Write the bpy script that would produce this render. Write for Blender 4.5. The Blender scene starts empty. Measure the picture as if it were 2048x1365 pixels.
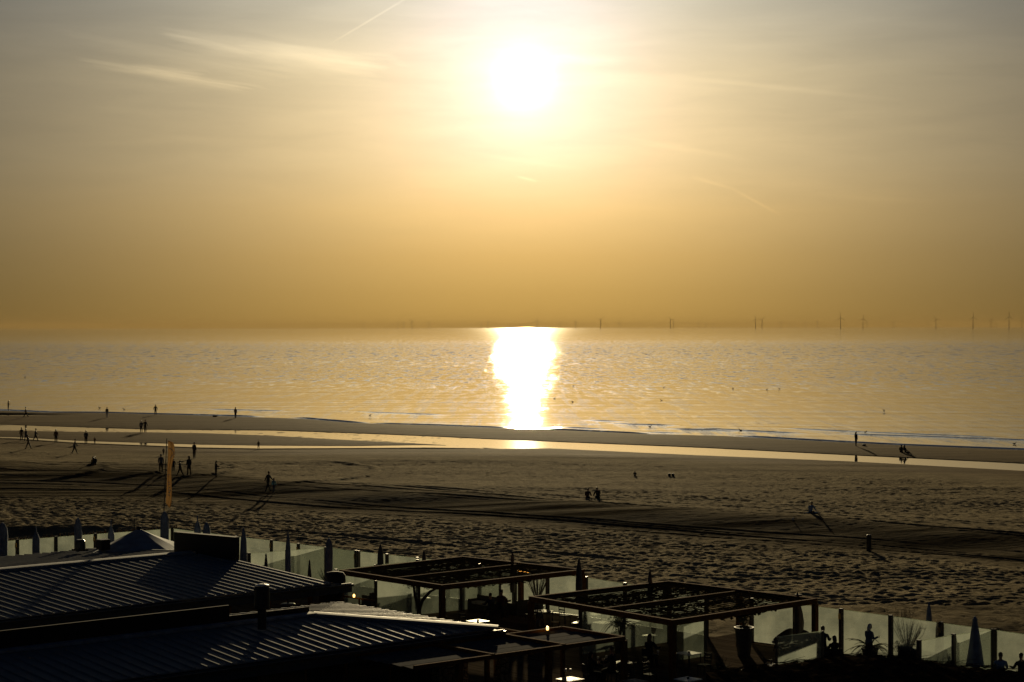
import bpy, math, random
import numpy as np
from mathutils import Vector, Matrix
random.seed(7)
R = math.radians
PI = math.pi
sc = bpy.context.scene
col = sc.collection

# ------------------------------------------------------------------ camera
F = 3982.0                       # focal length in photograph pixels (2048 wide)
CAMZ = 15.5
PITCH = math.atan(27.6 / F)
ROLL = 0.0015
cam_d = bpy.data.cameras.new('camera'); cam = bpy.data.objects.new('camera', cam_d); col.objects.link(cam)
cam_d.sensor_width = 36.0; cam_d.lens = F * 36.0 / 2048.0
cam_d.clip_start = 0.5; cam_d.clip_end = 200000.0
CR = Matrix.Rotation(PI / 2 - PITCH, 4, 'X') @ Matrix.Rotation(-ROLL, 4, 'Z')
cam.matrix_world = Matrix.Translation((0, 0, CAMZ)) @ CR
sc.camera = cam
CR3 = CR.to_3x3()

def ray(px, py):
    return CR3 @ Vector(((px - 1024.0) / F, -(py - 682.5) / F, -1.0))
def at(px, py, z=0.0):           # point of the horizontal plane z seen at a photograph pixel
    d = ray(px, py); t = (z - CAMZ) / d.z
    return Vector((d.x * t, d.y * t, z))
def proj(p):
    q = CR3.transposed() @ (Vector(p) - Vector((0, 0, CAMZ)))
    return (1024 + F * q.x / -q.z, 682.5 - F * q.y / -q.z)

# ------------------------------------------------------------------ sky, sun, exposure
SUN_EL = R(7.05); SUN_AZ = R(0.37)           # azimuth clockwise from +Y
SDIR = Vector((math.sin(SUN_AZ) * math.cos(SUN_EL), math.cos(SUN_AZ) * math.cos(SUN_EL), math.sin(SUN_EL)))
w = bpy.data.worlds.new('World'); sc.world = w; w.use_nodes = True
nt = w.node_tree; nt.nodes.clear()
class NB:                                       # tiny node builder
    def __init__(s, nt): s.nt = nt
    def n(s, t, **kw):
        x = s.nt.nodes.new(t)
        for k, v in kw.items(): setattr(x, k, v)
        return x
    def put(s, sock, v):
        if isinstance(v, bpy.types.NodeSocket): s.nt.links.new(v, sock)
        elif v is not None: sock.default_value = v
    def m(s, op, a, b=None, c=None, clamp=False):
        x = s.n('ShaderNodeMath', operation=op, use_clamp=clamp)
        s.put(x.inputs[0], a); s.put(x.inputs[1], b)
        if c is not None: s.put(x.inputs[2], c)
        return x.outputs[0]
    def vm(s, op, a, b=None, sc=None):
        x = s.n('ShaderNodeVectorMath', operation=op)
        s.put(x.inputs[0], a)
        if b is not None: s.put(x.inputs[1], b)
        if sc is not None: s.put(x.inputs['Scale'], sc)
        return x.outputs['Value'] if op in ('DOT_PRODUCT', 'LENGTH') else x.outputs[0]
    def ramp(s, f, stops, interp='LINEAR'):
        x = s.n('ShaderNodeValToRGB'); e = x.color_ramp; e.interpolation = interp
        while len(e.elements) < len(stops): e.elements.new(0.5)
        for el, (p, c) in zip(e.elements, stops): el.position = p; el.color = (c[0], c[1], c[2], 1)
        s.put(x.inputs[0], f); return x.outputs[0]
    def noise(s, v, scale, det=2, rough=.5, dist=0, w2='Fac'):
        x = s.n('ShaderNodeTexNoise'); s.put(x.inputs['Vector'], v)
        x.inputs['Scale'].default_value = scale; x.inputs['Detail'].default_value = det
        x.inputs['Roughness'].default_value = rough; x.inputs['Distortion'].default_value = dist
        return x.outputs[w2]
    def mix(s, f, a, b, mode='MIX'):
        x = s.n('ShaderNodeMix', data_type='RGBA', blend_type=mode)
        s.put(x.inputs[0], f); s.put(x.inputs[6], a); s.put(x.inputs[7], b); return x.outputs[2]
    def mapr(s, v, a, b, c, d, smooth=False):
        x = s.n('ShaderNodeMapRange', interpolation_type='SMOOTHSTEP' if smooth else 'LINEAR')
        for i, q in enumerate((v, a, b, c, d)): s.put(x.inputs[i], q)
        return x.outputs[0]
b = NB(nt)
tc = b.n('ShaderNodeTexCoord'); dirv = b.vm('NORMALIZE', tc.outputs['Generated'])
sx = b.n('ShaderNodeSeparateXYZ'); b.put(sx.inputs[0], dirv)
el = b.m('ARCSINE', sx.outputs[2]); az = b.m('ARCTAN2', sx.outputs[0], sx.outputs[1])
sky = b.n('ShaderNodeTexSky', sky_type='NISHITA', sun_disc=False)
sky.sun_elevation = SUN_EL; sky.sun_rotation = SUN_AZ; sky.altitude = 10
sky.air_density = 1.0; sky.dust_density = 1.2; sky.ozone_density = 1.5
dot = b.m('MINIMUM', b.vm('DOT_PRODUCT', dirv, tuple(SDIR)), 1.0)
ang = b.m('ARCCOSINE', dot)                     # radians from the sun
# aerosol aureole round the sun: wide warm lobe + narrow bright lobe
wide = b.m('MULTIPLY', b.m('EXPONENT', b.m('DIVIDE', ang, -0.118)), 1.60)
a2 = b.m('MULTIPLY', ang, ang)
core = b.m('EXPONENT', b.m('MULTIPLY', a2, -1 / .050 ** 2))
disc = b.m('MULTIPLY', b.m('EXPONENT', b.m('MULTIPLY', a2, -1 / .0120 ** 2)), .75)
tint = b.ramp(b.m('DIVIDE', el, 0.5), [(0.0, (.46, .218, .016)), (.035, (.53, .256, .028)), (.07, (.69, .362, .070)), (.115, (.93, .560, .178)),
                                       (.165, (1, .69, .31)), (.25, (.98, .75, .41)), (.34, (.78, .70, .53)), (1.0, (.5, .55, .58))])
glow = b.vm('SCALE', tint, sc=wide)
corec = b.vm('ADD', b.vm('SCALE', b.mix(b.mapr(el, 0.02, .10, 0, 1, True), (.05, .03, .0, 1), (-.05, -.10, .24, 1)), sc=core), b.vm('SCALE', (1.0, .97, .92), sc=disc))
# thin cirrus and contrails laid out on the celestial sphere (azimuth, elevation)
cv = b.n('ShaderNodeCombineXYZ'); b.put(cv.inputs[0], az); b.put(cv.inputs[1], el)
def streak(x0, y0, x1, y1, wid, amp, nz=True, taper=1.0):
    a0, e0 = (x0 - 1024) / F, (654 - y0) / F; a1, e1 = (x1 - 1024) / F, (654 - y1) / F
    L = math.hypot(a1 - a0, e1 - e0) / 2; th = math.atan2(e1 - e0, a1 - a0)
    mp = b.n('ShaderNodeMapping', vector_type='TEXTURE'); b.put(mp.inputs[0], cv.outputs[0])
    mp.inputs['Location'].default_value = ((a0 + a1) / 2, (e0 + e1) / 2, 0)
    mp.inputs['Rotation'].default_value = (0, 0, th); mp.inputs['Scale'].default_value = (L, wid / F, 1)
    v = mp.outputs[0]
    if nz:
        nn = b.n('ShaderNodeTexNoise'); b.put(nn.inputs['Vector'], v); nn.inputs['Scale'].default_value = 1.3; nn.inputs['Detail'].default_value = 4
        v = b.vm('ADD', v, b.vm('SCALE', b.vm('SUBTRACT', nn.outputs['Color'], (.5, .5, .5)), sc=1.7))
    s2 = b.n('ShaderNodeSeparateXYZ'); b.put(s2.inputs[0], v)
    sm = b.m('SUBTRACT', 1.0, b.m('MULTIPLY', s2.outputs[0], s2.outputs[0]), clamp=True)
    t2 = b.m('EXPONENT', b.m('MULTIPLY', b.m('MULTIPLY', s2.outputs[1], s2.outputs[1]), -1.0))
    return b.m('MULTIPLY', b.m('MULTIPLY', sm, t2), amp)
acc = streak(330, 82, 790, 145, 22, .34)
for a in [(480, 100, 780, 130, 15, .20), (170, 134, 520, 186, 8, .42), (270, 144, 420, 158, 8, .30), (140, 86, 600, 165, 14, .16), (335, 80, 520, 116, 6, .26)]:
    acc = b.m('ADD', acc, streak(*a))
for a in [(660, 95, 840, -12, 1.8, .20, False), (1310, 152, 1810, 214, 5, .10, False), (1380, 355, 1470, 382, 3, .10, False), (1455, 376, 1565, 436, 3, .13, False), (1230, 275, 1520, 328, 6, .08), (1030, 352, 1078, 364, 2.5, .20, False),
          (1620, 395, 1880, 412, 5, .05), (900, 300, 1200, 345, 4, .05), (1100, 118, 1260, 128, 8, .10), (1700, 140, 1560, 150, 5, .05), (1960, 290, 2060, 303, 3, .05), (200, 225, 350, 240, 6, .05), (1430, 340, 1800, 410, 14, .04)]:
    acc = b.m('ADD', acc, streak(*a))
cn = b.noise(b.vm('MULTIPLY', cv.outputs[0], (14.0, 95.0, 1.0)), 1.0, 5, .55, .4)
veil = b.m('MULTIPLY', b.mapr(cn, .35, .8, -.05, .10), b.mapr(el, .02, .1, 0, 1))
gain = b.m('ADD', 1.0, b.m('ADD', acc, veil))
tot = b.vm('ADD', b.vm('SCALE', glow, sc=b.mapr(el, .175, .30, 1.0, .5, True)), corec)
ncol = b.mix(1.0, b.vm('SCALE', sky.outputs[0], sc=.0055), (.62, .86, 1.35, 1), 'MULTIPLY')
tot = b.vm('ADD', b.vm('SCALE', tot, sc=gain), ncol)
bg = b.n('ShaderNodeBackground'); b.put(bg.inputs[0], b.vm('SCALE', tot, sc=10.0)); bg.inputs[1].default_value = 0.1
wo = b.n('ShaderNodeOutputWorld'); nt.links.new(bg.outputs[0], wo.inputs[0])
w.cycles.sampling_method = 'MANUAL'; w.cycles.sample_map_resolution = 512

sd = bpy.data.lights.new('sun', 'SUN'); so = bpy.data.objects.new('sun', sd); col.objects.link(so)
sd.energy = 4.4; sd.angle = R(0.53); sd.color = (1.0, .80, .46)
so.rotation_euler = (-SDIR).to_track_quat('-Z', 'Y').to_euler(); so.location = (0, 100, 60)
sc.view_settings.view_transform = 'Standard'; sc.view_settings.look = 'None'
sc.view_settings.exposure = 0.0; sc.view_settings.gamma = 1.0
sc.render.engine = 'CYCLES'
sc.cycles.max_bounces = 8; sc.cycles.transparent_max_bounces = 24; sc.cycles.sample_clamp_indirect = 4

# ------------------------------------------------------------------ materials
MATS = {}
def mat(name, color, rough=.6, metal=0.0, spec=.5, var=.25, nscale=6.0, bump=0.0, bscale=40.0, emit=None, estr=0.0):
    if name in MATS: return MATS[name]
    m = bpy.data.materials.new(name); m.use_nodes = True; t = m.node_tree; q = NB(t)
    p = t.nodes['Principled BSDF']; p.inputs['Roughness'].default_value = rough; p.inputs['Metallic'].default_value = metal
    p.inputs['Specular IOR Level'].default_value = spec
    tc = q.n('ShaderNodeTexCoord'); o = tc.outputs['Object']
    nz = q.noise(o, nscale, 5, .6)
    lo = tuple(c * (1 - var) for c in color) + (1,); hi = tuple(min(1, c * (1 + var)) for c in color) + (1,)
    q.put(p.inputs['Base Color'], q.ramp(nz, [(.3, lo), (.7, hi)]))
    if bump:
        bn = q.n('ShaderNodeBump'); bn.inputs['Distance'].default_value = bump
        q.put(bn.inputs['Height'], q.noise(o, bscale, 3, .6)); q.put(p.inputs['Normal'], bn.outputs[0])
    if emit: p.inputs['Emission Color'].default_value = emit + (1,); p.inputs['Emission Strength'].default_value = estr
    MATS[name] = m; return m
def rawmat(name):
    m = bpy.data.materials.new(name); m.use_nodes = True; MATS[name] = m
    return m, NB(m.node_tree), m.node_tree.nodes['Principled BSDF'], m.node_tree.nodes['Material Output']

# sand
def sand_mat():
    m, q, p, out = rawmat('sand')
    g = q.n('ShaderNodeNewGeometry'); pos = g.outputs['Position']
    wa = q.n('ShaderNodeAttribute', attribute_name='wet'); wet = wa.outputs['Fac']
    n1 = q.noise(pos, .35, 5, .6); n2 = q.noise(pos, 4.0, 4, .6)
    dry = q.ramp(q.m('ADD', q.m('MULTIPLY', n1, .6), q.m('MULTIPLY', n2, .4)), [(.32, (.19, .155, .096)), (.68, (.42, .35, .225))])
    n4 = q.noise(q.vm('MULTIPLY', pos, (.05, .55, 1)), 1.0, 5, .65, .5)
    damp = q.ramp(n4, [(.35, (.165, .124, .070)), (.65, (.235, .180, .105))])
    pk = q.n('ShaderNodeAttribute', attribute_name='packed_shade').outputs['Fac']
    dry = q.mix(pk, dry, q.ramp(q.noise(q.vm('MULTIPLY', pos, (.5, 3.0, 1)), 1.0, 4, .6), [(.35, (.030, .027, .022)), (.7, (.075, .064, .046))]))  # darker sand for packed tracks and for shade painted into the colour
    q.put(p.inputs['Base Color'], q.mix(wet, dry, damp))
    q.put(p.inputs['Roughness'], q.mapr(wet, 0, 1, .95, .85))
    q.put(p.inputs['Specular IOR Level'], q.m('MULTIPLY', q.mapr(wet, 0, 1, .0006, .0012), q.mapr(pk, 0, 1, 1, .0)))
    p.inputs['Specular Tint'].default_value = (1, .76, .40, 1)
    bn = q.n('ShaderNodeBump'); q.put(bn.inputs['Distance'], q.m('MULTIPLY', q.mapr(wet, 0, 1, .11, .014), q.mapr(pk, 0, 1, 1, .35)))
    fine = q.m('ADD', q.noise(pos, 3.2, 4, .6), q.m('MULTIPLY', q.noise(pos, 9.0, 3, .6), .6))
    lines = q.noise(q.vm('MULTIPLY', pos, (.16, 1.7, 1)), 1.0, 5, .7, .4)
    q.put(bn.inputs['Height'], q.m('ADD', fine, q.m('MULTIPLY', lines, q.mapr(q.m('MAXIMUM', wet, pk), 0, 1, .4, 7.0))))
    q.put(p.inputs['Normal'], bn.outputs[0]); return m
SAND = sand_mat()

def water_mat(name, strength):
    m, q, p, out = rawmat(name)
    g = q.n('ShaderNodeNewGeometry'); pos = g.outputs['Position']
    p.inputs['Base Color'].default_value = (.022, .030, .026, 1)
    p.inputs['IOR'].default_value = 1.4; p.inputs['Specular IOR Level'].default_value = .5
    gl = q.n('ShaderNodeBsdfGlossy'); gl.inputs[0].default_value = (.97, .97, .96, 1)
    ms = q.n('ShaderNodeMixShader'); ms.inputs[0].default_value = .55; q.put(ms.inputs[1], p.outputs[0]); q.put(ms.inputs[2], gl.outputs[0]); q.put(out.inputs[0], ms.outputs[0])
    if strength:
        sp = q.n('ShaderNodeSeparateXYZ'); q.put(sp.inputs[0], pos)
        y = sp.outputs[1]
        # wind chop offshore; calm, long-lined water inshore
        patch = q.noise(q.vm('MULTIPLY', pos, (.003, .0016, 1)), 1.0, 3, .5)
        edge = q.m('ADD', y, q.m('MULTIPLY', q.m('SUBTRACT', patch, .5), 500.0))
        chop = q.mapr(edge, 430, 640, .10, 1.0, True)
        far = q.mapr(y, 1300, 2600, 1.0, .25, True)
        chop = q.m('MULTIPLY', chop, far)
        fine = q.noise(q.vm('MULTIPLY', pos, (.5, 1.5, 1)), .9, 3, .65)
        mid = q.noise(q.vm('MULTIPLY', pos, (.035, .13, 1)), 1.0, 3, .55, .3)
        long_ = q.noise(q.vm('MULTIPLY', pos, (.010, .075, 1)), 1.0, 3, .55, .8)
        gust = q.noise(q.vm('MULTIPLY', pos, (.035, .05, 1)), 1.0, 4, .62, .3)
        h = q.m('MULTIPLY', fine, q.mapr(chop, 0, 1, .08, .17))
        h = q.m('ADD', h, q.m('MULTIPLY', mid, q.m('MULTIPLY', chop, 1.0)))
        h = q.m('ADD', h, q.m('MULTIPLY', long_, q.mapr(chop, 0, 1, .95, .6)))
        h = q.m('ADD', h, q.m('MULTIPLY', gust, q.m('MULTIPLY', chop, 1.2)))
        pm = q.m('ADD', q.mapr(q.noise(q.vm('MULTIPLY', pos, (.35, .07, 1)), 1.0, 2, .6), .5, .68, 0, 1), q.mapr(q.noise(q.vm('MULTIPLY', pos, (.5, .016, 1)), 1.0, 3, .7), .5, .62, 0, 1.3))
        h = q.m('MULTIPLY', h, .20)
        bn = q.n('ShaderNodeBump'); q.put(bn.inputs['Distance'], q.mapr(pm, 0, 1.3, .35, 3.2))
        q.put(bn.inputs['Height'], h)
        # faces of single wavelets tipped toward the shore
        tn_ = q.noise(q.vm('MULTIPLY', pos, (.36, .07, 1)), 1.0, 4, .65)
        tn2 = q.noise(q.vm('MULTIPLY', pos, (.20, .022, 1)), 1.0, 4, .65)
        tip = q.m('ADD', q.mapr(tn_, .52, .62, 0, -.11, True), q.m('MULTIPLY', q.mapr(tn2, .52, .62, 0, -.12, True), q.mapr(y, 700, 1100, 0, 1)))
        tip = q.m('MULTIPLY', tip, q.m('MULTIPLY', chop, q.mapr(y, 1800, 5000, 1, .1)))
        tv = q.n('ShaderNodeCombineXYZ'); q.put(tv.inputs[1], tip)
        nn_ = q.vm('NORMALIZE', q.vm('ADD', bn.outputs[0], tv.outputs[0]))
        q.put(p.inputs['Normal'], nn_); q.put(gl.inputs['Normal'], nn_)
        rg = q.mapr(y, 300, 2500, .035, .05)
        q.put(p.inputs['Roughness'], rg); q.put(gl.inputs['Roughness'], rg)
    else:
        bn = q.n('ShaderNodeBump'); bn.inputs['Distance'].default_value = .004
        q.put(bn.inputs['Height'], q.noise(pos, 2.0, 2, .5)); q.put(p.inputs['Normal'], bn.outputs[0]); q.put(gl.inputs['Normal'], bn.outputs[0])
        p.inputs['Roughness'].default_value = .03; gl.inputs['Roughness'].default_value = .03
    return m
SEA = water_mat('sea_water', 1.0); POOL = water_mat('pool_water', 0)

def glass_mat():
    m, q, p, out = rawmat('frosted_glass')
    tr = q.n('ShaderNodeBsdfTransparent'); tr.inputs[0].default_value = (.84, .86, .82, 1)
    tl = q.n('ShaderNodeBsdfTranslucent')
    g = q.n('ShaderNodeTexCoord')
    nz = q.noise(g.outputs['Object'], .7, 4, .6)
    q.put(tl.inputs[0], q.ramp(nz, [(.3, (.24, .275, .26)), (.7, (.39, .42, .385))]))
    gl = q.n('ShaderNodeBsdfGlossy'); gl.inputs[1].default_value = .25; gl.inputs[0].default_value = (.8, .85, .8, 1)
    m1 = q.n('ShaderNodeMixShader'); q.put(m1.inputs[0], q.mapr(nz, .3, .7, .32, .52)); q.put(m1.inputs[1], tr.outputs[0]); q.put(m1.inputs[2], tl.outputs[0])
    m2 = q.n('ShaderNodeMixShader'); m2.inputs[0].default_value = .05; q.put(m2.inputs[1], m1.outputs[0]); q.put(m2.inputs[2], gl.outputs[0])
    q.put(out.inputs[0], m2.outputs[0]); return m
GLASS = glass_mat()
def cloth_trans(name, c, t, amt=.5):
    m, q, p, out = rawmat(name)
    g = q.n('ShaderNodeTexCoord'); nz = q.noise(g.outputs['Object'], 5, 3)
    d = q.n('ShaderNodeBsdfDiffuse'); q.put(d.inputs[0], q.ramp(nz, [(.3, [x * .8 for x in c]), (.7, c)]))
    tl = q.n('ShaderNodeBsdfTranslucent'); tl.inputs[0].default_value = t + (1,)
    mx = q.n('ShaderNodeMixShader'); mx.inputs[0].default_value = amt
    q.put(mx.inputs[1], d.outputs[0]); q.put(mx.inputs[2], tl.outputs[0]); q.put(out.inputs[0], mx.outputs[0]); return m
FLAG = cloth_trans('orange_cloth', (.30, .15, .06), (.13, .075, .028), .5)
FLAGW = cloth_trans('white_print', (.8, .78, .75), (.62, .62, .60), .6)
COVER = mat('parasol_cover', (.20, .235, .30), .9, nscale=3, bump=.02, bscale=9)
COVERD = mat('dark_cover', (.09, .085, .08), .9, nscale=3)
TENT = mat('tent_cloth', (.26, .30, .36), .9, nscale=2)
WOOD = mat('dark_timber', (.16, .075, .026), .9, spec=.004, nscale=8, bump=.01, bscale=30)
WOODL = mat('deck_timber', (.26, .175, .11), .6, nscale=3)
POSTM = mat('post_steel', (.05, .04, .035), .5)
BLACK = mat('black_panel', (.012, .012, .013), .8)
FASC = mat('fascia_paint', (.045, .055, .07), .6)
WALLM = mat('wall_boards', (.04, .032, .026), .9, spec=.05)
STEEL = mat('galvanised', (.42, .42, .43), .35, .7)
WHITE = mat('white_top', (.86, .83, .76), .35)
CUSH = mat('cushion', (.45, .42, .38), .9)
WICK = mat('wicker', (.035, .032, .03), .7, bump=.01, bscale=60)
POTM = mat('pot', (.05, .05, .055), .6)
LEAF = mat('leaf', (.05, .075, .03), .6, var=.4)
TWIG = mat('twig', (.06, .045, .03), .8)
LAMP = mat('lamp_glow', (.9, .6, .2), .4, emit=(1, .55, .14), estr=5)
HEAT = mat('heater_glow', (.9, .4, .1), .4, emit=(1, .40, .06), estr=3)
CANDLE = mat('glass_ware', (.7, .7, .65), .1)
TURB = mat('turbine_paint', (.09, .09, .09), .5)
GULL = mat('feathers', (.18, .17, .16), .8)
REED = mat('reed', (.040, .030, .02), .95, spec=0, var=.5, nscale=3)
HOPPER = mat('dark_metal', (.03, .035, .04), .4, .3)
def roof_mat():
    m, q, p, out = rawmat('roof_sheet')
    g = q.n('ShaderNodeTexCoord'); o = g.outputs['Object']
    nz = q.noise(o, .8, 5, .65); n2 = q.noise(o, 9, 4, .7)
    q.put(p.inputs['Base Color'], q.ramp(q.m('ADD', q.m('MULTIPLY', nz, .6), q.m('MULTIPLY', n2, .4)), [(.3, (.16, .17, .18)), (.72, (.27, .285, .30))]))
    p.inputs['Metallic'].default_value = .1; p.inputs['Specular IOR Level'].default_value = .02; q.put(p.inputs['Roughness'], q.mapr(n2, .3, .7, .48, .66))
    return m
ROOF = roof_mat()
def mnt(name, z):
    m, q, p, out = rawmat(name); return m

# ------------------------------------------------------------------ mesh builder
class MB:
    def __init__(s): s.v = []; s.f = []; s.mi = []; s.cur = 0
    def add(s, vs, fs):
        n = len(s.v); s.v += [tuple(v) for v in vs]; s.f += [tuple(i + n for i in f) for f in fs]; s.mi += [s.cur] * len(fs); return s
    def box(s, c, sx, sy, sz, ax=None, ay=None):         # centre, full sizes; ax, ay horizontal axes
        ax = Vector(ax) if ax is not None else Vector((1, 0, 0)); ay = Vector(ay) if ay is not None else Vector((-ax.y, ax.x, 0)); azz = ax.cross(ay).normalized()
        c = Vector(c); vs = []
        for dz in (-.5, .5):
            for dx, dy in ((-.5, -.5), (.5, -.5), (.5, .5), (-.5, .5)):
                vs.append(c + ax * dx * sx + ay * dy * sy + azz * dz * sz)
        return s.add(vs, [(3, 2, 1, 0), (4, 5, 6, 7), (0, 1, 5, 4), (1, 2, 6, 5), (2, 3, 7, 6), (3, 0, 4, 7)])
    def beam(s, a, c, w, h):
        a = Vector(a); c = Vector(c); d = c - a; L = d.length; d = d / L
        up = Vector((0, 0, 1)) if abs(d.z) < .95 else Vector((0, 1, 0))
        sd_ = d.cross(up).normalized(); up = sd_.cross(d)
        return s.box((a + c) / 2, L, w, h, d, -sd_)
    def tube(s, pts, rs, n=8, caps=True):
        pts = [Vector(p) for p in pts]; rs = rs if isinstance(rs, (list, tuple)) else [rs] * len(pts)
        rings = []
        for i, p in enumerate(pts):
            d = (pts[min(i + 1, len(pts) - 1)] - pts[max(i - 1, 0)]).normalized()
            up = Vector((0, 0, 1)) if abs(d.z) < .9 else Vector((0, 1, 0))
            a = d.cross(up).normalized(); bb = d.cross(a)
            rings.append([p + a * math.cos(2 * PI * k / n) * rs[i] + bb * math.sin(2 * PI * k / n) * rs[i] for k in range(n)])
        vs = [v for r_ in rings for v in r_]; fs = []
        for i in range(len(pts) - 1):
            for k in range(n): fs.append((i * n + k, (i + 1) * n + k, (i + 1) * n + (k + 1) % n, i * n + (k + 1) % n))
        if caps: fs.append(tuple(range(n))); fs.append(tuple(reversed([(len(pts) - 1) * n + k for k in range(n)])))
        return s.add(vs, fs)
    def lathe(s, c, prof, n=16, wob=0, fold=0):
        c = Vector(c); vs = []; fs = []
        for (r_, z) in prof:
            for k in range(n):
                a = 2 * PI * k / n; rr = r_ * (1 + wob * math.sin(a * fold + z * 2))
                vs.append(c + Vector((math.cos(a) * rr, math.sin(a) * rr, z)))
        for i in range(len(prof) - 1):
            for k in range(n): fs.append((i * n + k, i * n + (k + 1) % n, (i + 1) * n + (k + 1) % n, (i + 1) * n + k))
        fs.append(tuple(reversed(range(n)))); fs.append(tuple((len(prof) - 1) * n + k for k in range(n)))
        return s.add(vs, fs)
    def ball(s, c, rx, ry, rz, n=10, m_=6):
        c = Vector(c); vs = []; fs = []
        for i in range(m_ + 1):
            t = PI * i / m_ ; t = min(max(t, .02), PI - .02)
            for k in range(n):
                a = 2 * PI * k / n; vs.append(c + Vector((rx * math.sin(t) * math.cos(a), ry * math.sin(t) * math.sin(a), -rz * math.cos(t))))
        for i in range(m_):
            for k in range(n): fs.append((i * n + k, i * n + (k + 1) % n, (i + 1) * n + (k + 1) % n, (i + 1) * n + k))
        return s.add(vs, fs)
    def prism(s, poly, z0, z1):
        n = len(poly); vs = [(p[0], p[1], z0) for p in poly] + [(p[0], p[1], z1) for p in poly]
        fs = [tuple(reversed(range(n))), tuple(range(n, 2 * n))] + [(i, (i + 1) % n, n + (i + 1) % n, n + i) for i in range(n)]
        return s.add(vs, fs)
    def build(s, name, mats, parent=None, smooth=False, origin=None):
        me = bpy.data.meshes.new(name)
        o_ = Vector(origin) if origin is not None else Vector((0, 0, 0))
        me.from_pydata([tuple(Vector(v) - o_) for v in s.v], [], s.f)
        if not isinstance(mats, (list, tuple)): mats = [mats]
        for m in mats: me.materials.append(m)
        me.polygons.foreach_set('material_index', s.mi)
        if smooth: me.polygons.foreach_set('use_smooth', [True] * len(me.polygons))
        me.update(); o = bpy.data.objects.new(name, me); col.objects.link(o)
        if parent is not None: o.parent = parent
        if origin is not None: o.location = o_
        return o
def tag(o, label=None, cat=None, group=None, kind=None):
    if label: o['label'] = label
    if cat: o['category'] = cat
    if group: o['group'] = group
    if kind: o['kind'] = kind
    return o
def thing(name, loc, label, cat, group=None, rz=0):
    o = bpy.data.objects.new(name, None); col.objects.link(o); o.location = loc; o.rotation_euler = (0, 0, rz)
    o.empty_display_size = .3
    return tag(o, label, cat, group)
def kids(o): return [c for c in bpy.data.objects if c.parent == o]
def copy_tree(o, parent=None):
    c = o.copy(); col.objects.link(c); c.parent = parent
    for ch in kids(o): copy_tree(ch, c)
    return c

UA = R(42.0); U = Vector((math.cos(UA), math.sin(UA), 0)); V = Vector((math.sin(UA), -math.cos(UA), 0))
UP = Vector((0, 0, 1))
DECK = 1.0
# ------------------------------------------------------------------ terrain
def vnoise(x, y, cx, cy, seed):
    rs = np.random.RandomState(seed); T = rs.rand(512, 512).astype(np.float32)
    u = x / cx + 1000.37; v = y / cy + 1000.71
    i = np.floor(u).astype(np.int64); j = np.floor(v).astype(np.int64); fu = u - i; fv = v - j
    fu = fu * fu * (3 - 2 * fu); fv = fv * fv * (3 - 2 * fv)
    i0 = i % 512; i1 = (i + 1) % 512; j0 = j % 512; j1 = (j + 1) % 512
    return (T[j0, i0] * (1 - fu) + T[j0, i1] * fu) * (1 - fv) + (T[j1, i0] * (1 - fu) + T[j1, i1] * fu) * fv - .5
def line(pts, z=0.03):
    w_ = sorted([(p.x, p.y) for p in (at(a, c, z) for a, c in pts)])
    xs = np.array([p[0] for p in w_]); ys = np.array([p[1] for p in w_])
    return lambda X: np.interp(X, xs, ys)
L_shore = line([(-700, 809), (-200, 819), (0, 822), (100, 826), (200, 826), (311, 829), (471, 834), (600, 838), (700, 846), (850, 851), (1000, 857), (1150, 862), (1300, 869), (1450, 873), (1600, 881), (1800, 891), (2048, 901), (2300, 911), (3000, 935)])
L_Aup = line([(-700, 839), (-200, 848), (0, 849), (150, 854), (300, 859), (420, 860), (550, 861), (700, 866), (850, 872), (1000, 879), (1400, 895), (1700, 910), (2048, 927), (2300, 939), (3000, 970)])
L_Alo = line([(-700, 850), (-200, 859), (0, 861), (150, 864), (300, 865), (420, 867), (550, 872), (650, 878), (750, 883), (850, 888), (930, 893), (1000, 898), (1100, 897), (1400, 911), (1700, 923), (2048, 942), (2300, 955), (3000, 990)])
L_Bup = line([(-700, 858), (-50, 873), (30, 874), (150, 881), (300, 886), (400, 889), (520, 891), (700, 892), (850, 890), (950, 892), (1000, 905), (1400, 925), (3000, 1000)])
L_Blo = line([(-700, 861), (-50, 876), (30, 878), (150, 887), (300, 893), (400, 897), (520, 899), (700, 898), (850, 897), (950, 898), (1000, 899), (1400, 912), (3000, 991)])
L_near = line([(-700, 861), (-50, 878), (30, 880), (150, 888), (300, 894), (400, 898), (520, 900), (700, 899), (1000, 899), (1100, 898), (1400, 912), (1700, 924), (2048, 943), (2300, 956), (3000, 991)])
L_band = line([(-700, 905), (-300, 930), (0, 956), (200, 958), (350, 964), (540, 982), (800, 997), (1024, 1010), (1400, 1036), (1700, 1056), (2048, 1086), (2300, 1106), (3000, 1150)], .9)
def FENCE_LINE(X): return line([(-700, 1150), (-140, 1095), (35, 1081), (191, 1069), (345, 1058), (1413, 1189), (2215, 1294), (3000, 1400)], 3.0)(X)
def smooth(t): t = np.clip(t, 0, 1); return t * t * (3 - 2 * t)
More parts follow.
